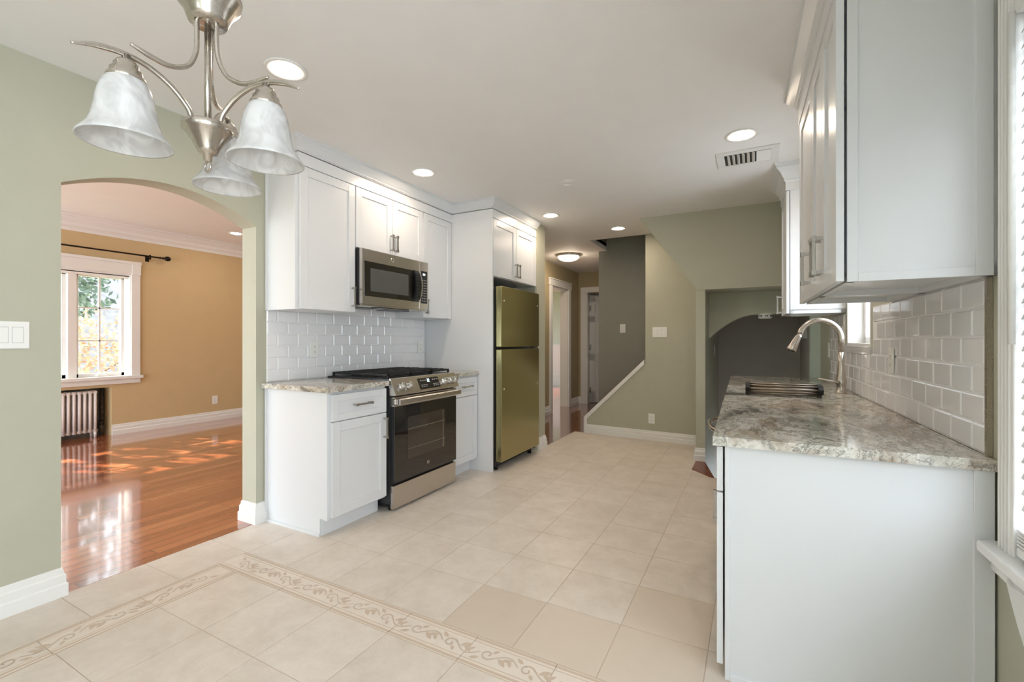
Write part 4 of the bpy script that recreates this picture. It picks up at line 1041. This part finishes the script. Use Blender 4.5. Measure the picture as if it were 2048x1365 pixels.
for i in range(4):
    y = -0.095+0.048*i
    mb = MB(vm); mb.prism([(y, -0.004), (y+0.030, -0.016), (y+0.033, -0.014), (y+0.004, -0.003)], 'x', 0.055, 0.14); mb.build('louvre', 'trim', v)
t = MB(); t.lathe([(0, HC-0.012), (0.03, HC-0.012), (0.034, HC-0.009), (0.055, HC-0.006), (0.062, HC-0.003), (0.062, HC), (0, HC)], (-1.317, 3.41, 0), 32)
tag(t.build('sprinkler_cover', 'trim', loc=(-1.317, 3.41, HC)), 'small white round cover plate in the middle of the ceiling', 'ceiling cover')
sd = thing('smoke_detector', 'white smoke detector hanging under the passage arch', 'smoke detector', (0.10, 5.26, 1.45))
mb = MB(); mb.lathe([(0, 1.452), (0.062, 1.452), (0.066, 1.43), (0.062, 1.405), (0.05, 1.398), (0, 1.396)], (0.10, 5.245, 0), 32); mb.build('body', 'plate', sd)
mb = MB()
for i in range(24):
    if i % 3 == 2: continue
    a = 2*PI*i/24; mb.box(0.10+0.0655*math.cos(a)-0.006, 0.10+0.0655*math.cos(a)+0.006, 5.245+0.0655*math.sin(a)-0.006, 5.245+0.0655*math.sin(a)+0.006, 1.418, 1.428)
mb.build('slots', 'black', sd)
# moulded white bracket on the dark passage wall
mb = MB(); mb.sweep([(0, 1.20), (0.03, 1.20), (0.035, 1.225), (0.06, 1.235), (0.075, 1.255), (0.055, 1.27), (0.05, 1.29), (0.02, 1.30), (0, 1.30)], [(0.5, 5.75, -1, 0), (0.5, 6.05, -1, 0)])
tag(mb.build('wall_bracket', 'trim', loc=(0.48, 5.9, 1.2), bevel=0.003), 'small white moulded bracket on the dark passage wall behind the faucet', 'bracket')

# ------------------------------------------------------------------ chandelier
CX_, CY_ = -1.166, 0.626
ch = thing('chandelier', 'brushed nickel three light chandelier with white bell shades', 'chandelier', (CX_, CY_, HC))
cen = (CX_, CY_, 0)
mb = MB(); mb.lathe([(0, 2.02), (0.066, 2.02), (0.073, 2.012), (0.070, 1.998), (0.052, 1.975), (0.044, 1.955), (0.040, 1.945), (0, 1.943)], cen, 40); mb.build('upper_bell', 'nickel', ch)
mb = MB(); mb.tube([(CX_, CY_, 1.68), (CX_, CY_, 1.96)], 0.0075, 14); mb.build('stem', 'nickel', ch)
mb = MB(); mb.tube([(CX_, CY_, 2.01), (CX_, CY_, 2.42)], 0.006, 12); mb.lathe([(0.065, HC), (0.065, HC-0.01), (0.05, HC-0.025), (0, HC-0.03)], cen, 32); mb.build('ceiling_rod', 'nickel', ch)
mb = MB(); mb.lathe([(0, 1.700), (0.050, 1.700), (0.0535, 1.697), (0.0535, 1.684), (0.050, 1.681), (0.035, 1.660), (0.024, 1.640), (0.021, 1.632), (0.010, 1.629), (0.009, 1.613), (0, 1.612)], cen, 40); bowl = mb.build('bowl', 'nickel', ch)
mb = MB(); mb.torus((CX_, CY_, 1.600), 0.012, 0.0026, 'y', 28, 8); rg = mb.build('ring', 'nickel', bowl)
yaw = math.radians(28.007)
fwd = Vector((-math.sin(yaw), math.cos(yaw), 0)); rgt = Vector((math.cos(yaw), math.sin(yaw), 0))
def bez(p, n=10):
    """smooth curve through points (Catmull-Rom)"""
    p = [Vector(q) for q in p]; out = []
    P_ = [p[0]*2-p[1]]+p+[p[-1]*2-p[-2]]
    for i in range(1, len(P_)-2):
        a, b_, c_, d_ = P_[i-1], P_[i], P_[i+1], P_[i+2]
        for k_ in range(n):
            t_ = k_/n
            out.append(0.5*((2*b_)+(c_-a)*t_+(2*a-5*b_+4*c_-d_)*t_*t_+(3*b_-a-3*c_+d_)*t_**3))
    out.append(p[-1]); return out
for al in (212, -17, 100):
    d = (fwd*math.cos(math.radians(al))+rgt*math.sin(math.radians(al)))
    C0 = Vector((CX_, CY_, 0)); RS = 0.158
    q = lambda r_, z: tuple(C0+d*r_+Vector((0, 0, z)))
    lat = Vector((-d.y, d.x, 0))*0.006
    mb = MB(); ptsA = bez([q(0.034, 1.695), q(0.042, 1.722), q(0.075, 1.757), q(0.115, 1.779), q(RS, 1.787), q(0.205, 1.781), q(0.245, 1.765)])
    mb.tube(ptsA, [0.006]*(len(ptsA)-12)+[0.006-0.0035*i/11 for i in range(12)], 10); arm = mb.build('arm', 'nickel', ch)
    mb = MB(); ptsB = bez([tuple(Vector(q(0.024, 1.945))), tuple(Vector(q(0.024, 1.90))), tuple(Vector(q(0.027, 1.86))+lat*0.4), tuple(Vector(q(0.045, 1.82))+lat), tuple(Vector(q(0.08, 1.799))+lat*1.6), tuple(Vector(q(0.115, 1.799))+lat*2), tuple(Vector(q(0.155, 1.808))+lat*2)])
    mb.tube(ptsB, [0.0055]*(len(ptsB)-8)+[0.0055-0.002*i/7 for i in range(8)], 10); mb.build('scroll_rod', 'nickel', ch)
    px, py = C0.x+d.x*RS, C0.y+d.y*RS
    mb = MB(); mb.lathe([(0, 1.788), (0.008, 1.786), (0.008, 1.776), (0.017, 1.772), (0.022, 1.764), (0.022, 1.757), (0.028, 1.752), (0.029, 1.744), (0.034, 1.738), (0.036, 1.728), (0.0, 1.727)], (px, py, 0), 28); cap_ = mb.build('socket_cap', 'nickel', ch)
    outer = [(0.034, 1.732), (0.041, 1.722), (0.0475, 1.702), (0.0515, 1.68), (0.0545, 1.660), (0.059, 1.640), (0.066, 1.624), (0.075, 1.612), (0.081, 1.604), (0.0825, 1.599)]
    inner = [(r_-0.0035, z+0.001) for r_, z in outer[::-1]]
    mb = MB(); mb.lathe(outer+inner, (px, py, 0), 48, closed=False); mb.build('shade', 'alabaster', ch, smooth=True)
    mb = MB(); mb.lathe([(0, 1.655), (0.012, 1.658), (0.017, 1.672), (0.013, 1.70), (0.012, 1.727), (0, 1.727)], (px, py, 0), 16); mb.build('bulb', 'plate', cap_)

# ------------------------------------------------------------------ living room: window, radiator, curtain rod
XL_ = -7.03
w = thing('window_1', 'white casement window with muntins over the radiator', 'window', (XL_, 2.0, wz0)); w['kind'] = 'structure'; del w['category']
mb = MB(); e0, e1 = 1.17, 2.85
mb.box(XL_-0.002, XL_+0.022, e1-0.005, e1+0.09, wz0, 2.03); mb.box(XL_-0.002, XL_+0.022, e0-0.09, e0+0.005, wz0, 2.03)
mb.box(XL_-0.002, XL_+0.024, e0-0.09, e1+0.09, 2.025, 2.15); mb.box(XL_-0.002, XL_+0.034, e0-0.10, e1+0.10, 2.15, 2.185); mb.box(XL_-0.002, XL_+0.03, e1+0.0, e1+0.095, 2.02, 2.18)
mb.build('casing', 'trim', w, bevel=0.003)
mb = MB(); mb.box(XL_-0.2, XL_+0.001, e1-0.012, e1+0.001, wz0, 2.03); mb.box(XL_-0.2, XL_+0.001, e0-0.001, e0+0.012, wz0, 2.03); mb.box(XL_-0.2, XL_+0.001, e0, e1, 2.012, 2.031); mb.build('jamb', 'trim', w)
mb = MB(); mb.box(XL_-0.22, XL_+0.055, e0-0.11, e1+0.11, wz0-0.025, wz0+0.012); mb.box(XL_-0.001, XL_+0.026, e0-0.09, e1+0.09, wz0-0.085, wz0-0.025); mb.build('sill', 'trim', w, bevel=0.004)
mb = MB(); mb.box(XL_-0.10, XL_-0.02, e0, e1, 1.99, 2.03); mb.box(XL_-0.06, XL_-0.02, e0+0.01, e1-0.01, 1.965, 2.0); mb.build('rolled_shade', 'plate', w)
for y0 in (1.20, 1.765, 2.33):
    y1 = y0+0.485
    mb = MB(); x0, x1 = XL_-0.16, XL_-0.09
    for qq in ((y0, y0+0.035, wz0+0.01, 2.0), (y1-0.035, y1, wz0+0.01, 2.0), (y0, y1, wz0+0.01, wz0+0.055), (y0, y1, 1.955, 2.0)): mb.box(x0, x1, *qq)
    sash = mb.build('sash', 'trim', w, bevel=0.003)
    mb = MB(); yc = (y0+y1)/2
    mb.box(XL_-0.135, XL_-0.115, yc-0.009, yc+0.009, wz0+0.05, 1.96)
    for z in (wz0+0.05+0.403, wz0+0.05+0.807): mb.box(XL_-0.135, XL_-0.115, y0+0.03, y1-0.03, z-0.008, z+0.008)
    mb.build('muntin', 'trim', sash)
    MB().box(XL_-0.128, XL_-0.122, y0+0.03, y1-0.03, wz0+0.05, 1.96).build('pane', 'glass', sash)
    mb = MB(); mb.box(XL_-0.09, XL_-0.05, yc-0.05, yc+0.05, wz0+0.012, wz0+0.03); mb.tube([(XL_-0.06, yc+0.04, wz0+0.03), (XL_-0.045, yc-0.02, wz0+0.045), (XL_-0.04, yc-0.07, wz0+0.035)], 0.006, 8); mb.build('crank', 'plate', sash)
for y0 in (1.72, 2.285):
    MB().box(XL_-0.17, XL_-0.03, y0-0.035, y0+0.045, wz0, 2.0).build('mullion', 'trim', w, bevel=0.003)

ra = thing('radiator', 'white cast iron column radiator in the recess under the window', 'radiator', (-7.10, 2.1, 0))
ys_ = [2.50-0.049*i for i in range(18)]
for i, y in enumerate(ys_):
    mb = MB()
    for x in (-7.175, -7.135, -7.095, -7.055): mb.tube([(x, y, 0.075), (x, y, 0.545)], 0.0155, 10)
    for z in (0.545, 0.085):
        mb.tube([(-7.178, y, z), (-7.052, y, z)], 0.021, 12); mb.tube([(-7.115, y-0.026, z), (-7.115, y+0.026, z)], 0.024, 12)
    if i in (0, 17):
        for x in (-7.165, -7.06): mb.tube([(x, y, 0.09), (x, y, 0.002)], [0.018, 0.014], 10)
    mb.build('section', 'radiator', ra)
mb = MB(); mb.tube([(-7.115, 2.515, 0.085), (-7.115, 2.58, 0.085), (-7.115, 2.585, 0.0)], 0.016, 10); mb.tube([(-7.19, 2.61, 0.0), (-7.19, 2.61, 0.59)], 0.022, 10); mb.build('pipe', 'darkpipe', ra)
mb = MB(); mb.tube([(-7.115, 2.575, 0.06), (-7.115, 2.575, 0.13)], 0.026, 12); mb.tube([(-7.115, 2.575, 0.13), (-7.115, 2.575, 0.16)], 0.010, 8); mb.lathe([(0, 0.175), (0.022, 0.172), (0.026, 0.162), (0.02, 0.155), (0, 0.155)], (-7.115, 2.575, 0), 12); mb.build('valve', 'darkpipe', ra)
cr = thing('curtain_rod', 'dark bronze curtain rod above the living room window', 'curtain rod', (-6.95, 2.0, 2.27))
mb = MB(); mb.tube([(-6.95, 0.85, 2.272), (-6.95, 3.13, 2.272)], 0.010, 12); mb.build('rod', 'bronze', cr)
for y in (3.02, 0.95):
    mb = MB(); mb.tube([(-7.03, y, 2.25), (-6.95, y, 2.25)], 0.007, 8); mb.tube([(-6.95, y, 2.235), (-6.95, y, 2.29)], 0.012, 10); mb.box(-7.032, -7.022, y-0.02, y+0.02, 2.21, 2.29); mb.build('bracket', 'bronze', cr)
for s_, y in ((1, 3.13), (-1, 0.85)):
    R3 = Matrix(((1, 0, 0), (0, 0, s_), (0, 1, 0)))
    mb = MB(); mb.lathe([(0, 0), (0.014, 0), (0.016, 0.008), (0.010, 0.014), (0.010, 0.03), (0.017, 0.036), (0.017, 0.042), (0.010, 0.046), (0.012, 0.056), (0.020, 0.06), (0.030, 0.075), (0.033, 0.095), (0.027, 0.115), (0.012, 0.128), (0, 0.131)], (-6.95, y, 2.272), 16, R3)
    mb.build('finial', 'bronze', cr)

# ------------------------------------------------------------------ outside the living room
def leaves(name, mat, c, rad, n, size, seed):
    rnd = random.Random(seed); mb = MB()
    for i in range(n):
        while True:
            p = Vector((rnd.uniform(-1, 1), rnd.uniform(-1, 1), rnd.uniform(-1, 1)))
            if 0.2 < p.length < 1.0+0.15*math.sin(9*p.x+5*p.y): break
        p = Vector((c[0]+p.x*rad[0], c[1]+p.y*rad[1], c[2]+p.z*rad[2]))
        a = Vector((rnd.uniform(-1, 1), rnd.uniform(-1, 1), rnd.uniform(-1, 1))).normalized(); b_ = a.orthogonal().normalized()
        s_ = size*rnd.uniform(0.6, 1.3)
        mb.poly([p-a*s_, p-b_*s_*0.45, p+a*s_, p+b_*s_*0.45])
    return mb
def shrub(lab, mat, c, rad, n, size, seed, name='shrub', cat='bush'):
    t = thing(name, lab, cat, (c[0], c[1], -0.6))
    leaves('foliage', mat, c, rad, n, size, seed).build('foliage', mat, t, keep=True)
    mb = MB(); mb.tube([(c[0], c[1], -0.6), (c[0]+0.05, c[1]+0.05, c[2])], [0.06, 0.03], 8)
    for k_ in range(5):
        a = k_*1.3; mb.tube([(c[0]+0.03, c[1]+0.03, c[2]*0.5-0.2), (c[0]+rad[0]*0.6*math.cos(a), c[1]+rad[1]*0.6*math.sin(a), c[2]+rad[2]*0.4)], [0.02, 0.006], 6)
    mb.build('branches', 'bark', t)
    return t
struct(MB().box(-30, -7.4, -20, 25, -0.7, -0.6).build('ground_outside', 'ground'))
shrub('rust and orange leaved bush outside the living room window', 'leaf_rust', (-10.7, 3.1, 0.55), (0.95, 2.4, 1.2), 5600, 0.05, 3)
shrub('yellow green bush low in front of the rust bush outside', 'leaf_green', (-8.9, 2.9, -0.1), (0.5, 1.5, 0.7), 2000, 0.045, 5)
tr_ = thing('tree', 'dark green tree behind the bushes outside the window', 'tree', (-13.0, 3.6, -0.6))
mb = leaves('crown', 'leaf_dark', (-13.0, 3.4, 3.1), (1.6, 1.6, 1.7), 4200, 0.09, 9); mb.build('crown', 'leaf_dark', tr_, keep=True)
mb = MB(); mb.tube([(-13.0, 3.6, -0.6), (-12.95, 3.55, 1.2), (-13.0, 3.4, 3.0)], [0.2, 0.16, 0.08], 10); mb.build('trunk', 'bark', tr_)
mb = MB(); mb.box(-17.1, -16.9, 5.6, 7.4, -0.6, 3.4); mb.prism([(5.5, 3.4), (7.5, 3.4), (6.5, 4.3)], 'x', -17.15, -16.85)
tag(mb.build('garden_shed', 'fence', loc=(-17, 6.5, -0.6), bevel=0.01), 'grey wooden shed side behind the bushes outside', 'shed')

tr_ = thing('tree', 'tall leafy tree above the bushes, its unseen crown added to dapple the sun', 'tree', (-11.6, -1.2, -0.6))
leaves('crown', 'leaf_dark', (-11.0, 0.4, 4.8), (1.1, 2.2, 1.7), 1700, 0.11, 21).build('crown', 'leaf_dark', tr_, keep=True)  # crown out of view, added to break the sunlight into dapples
mb = MB(); mb.tube([(-11.6, -1.2, -0.6), (-11.6, -0.9, 2.5), (-11.45, 0.2, 4.4)], [0.17, 0.13, 0.06], 10); mb.build('trunk', 'bark', tr_)
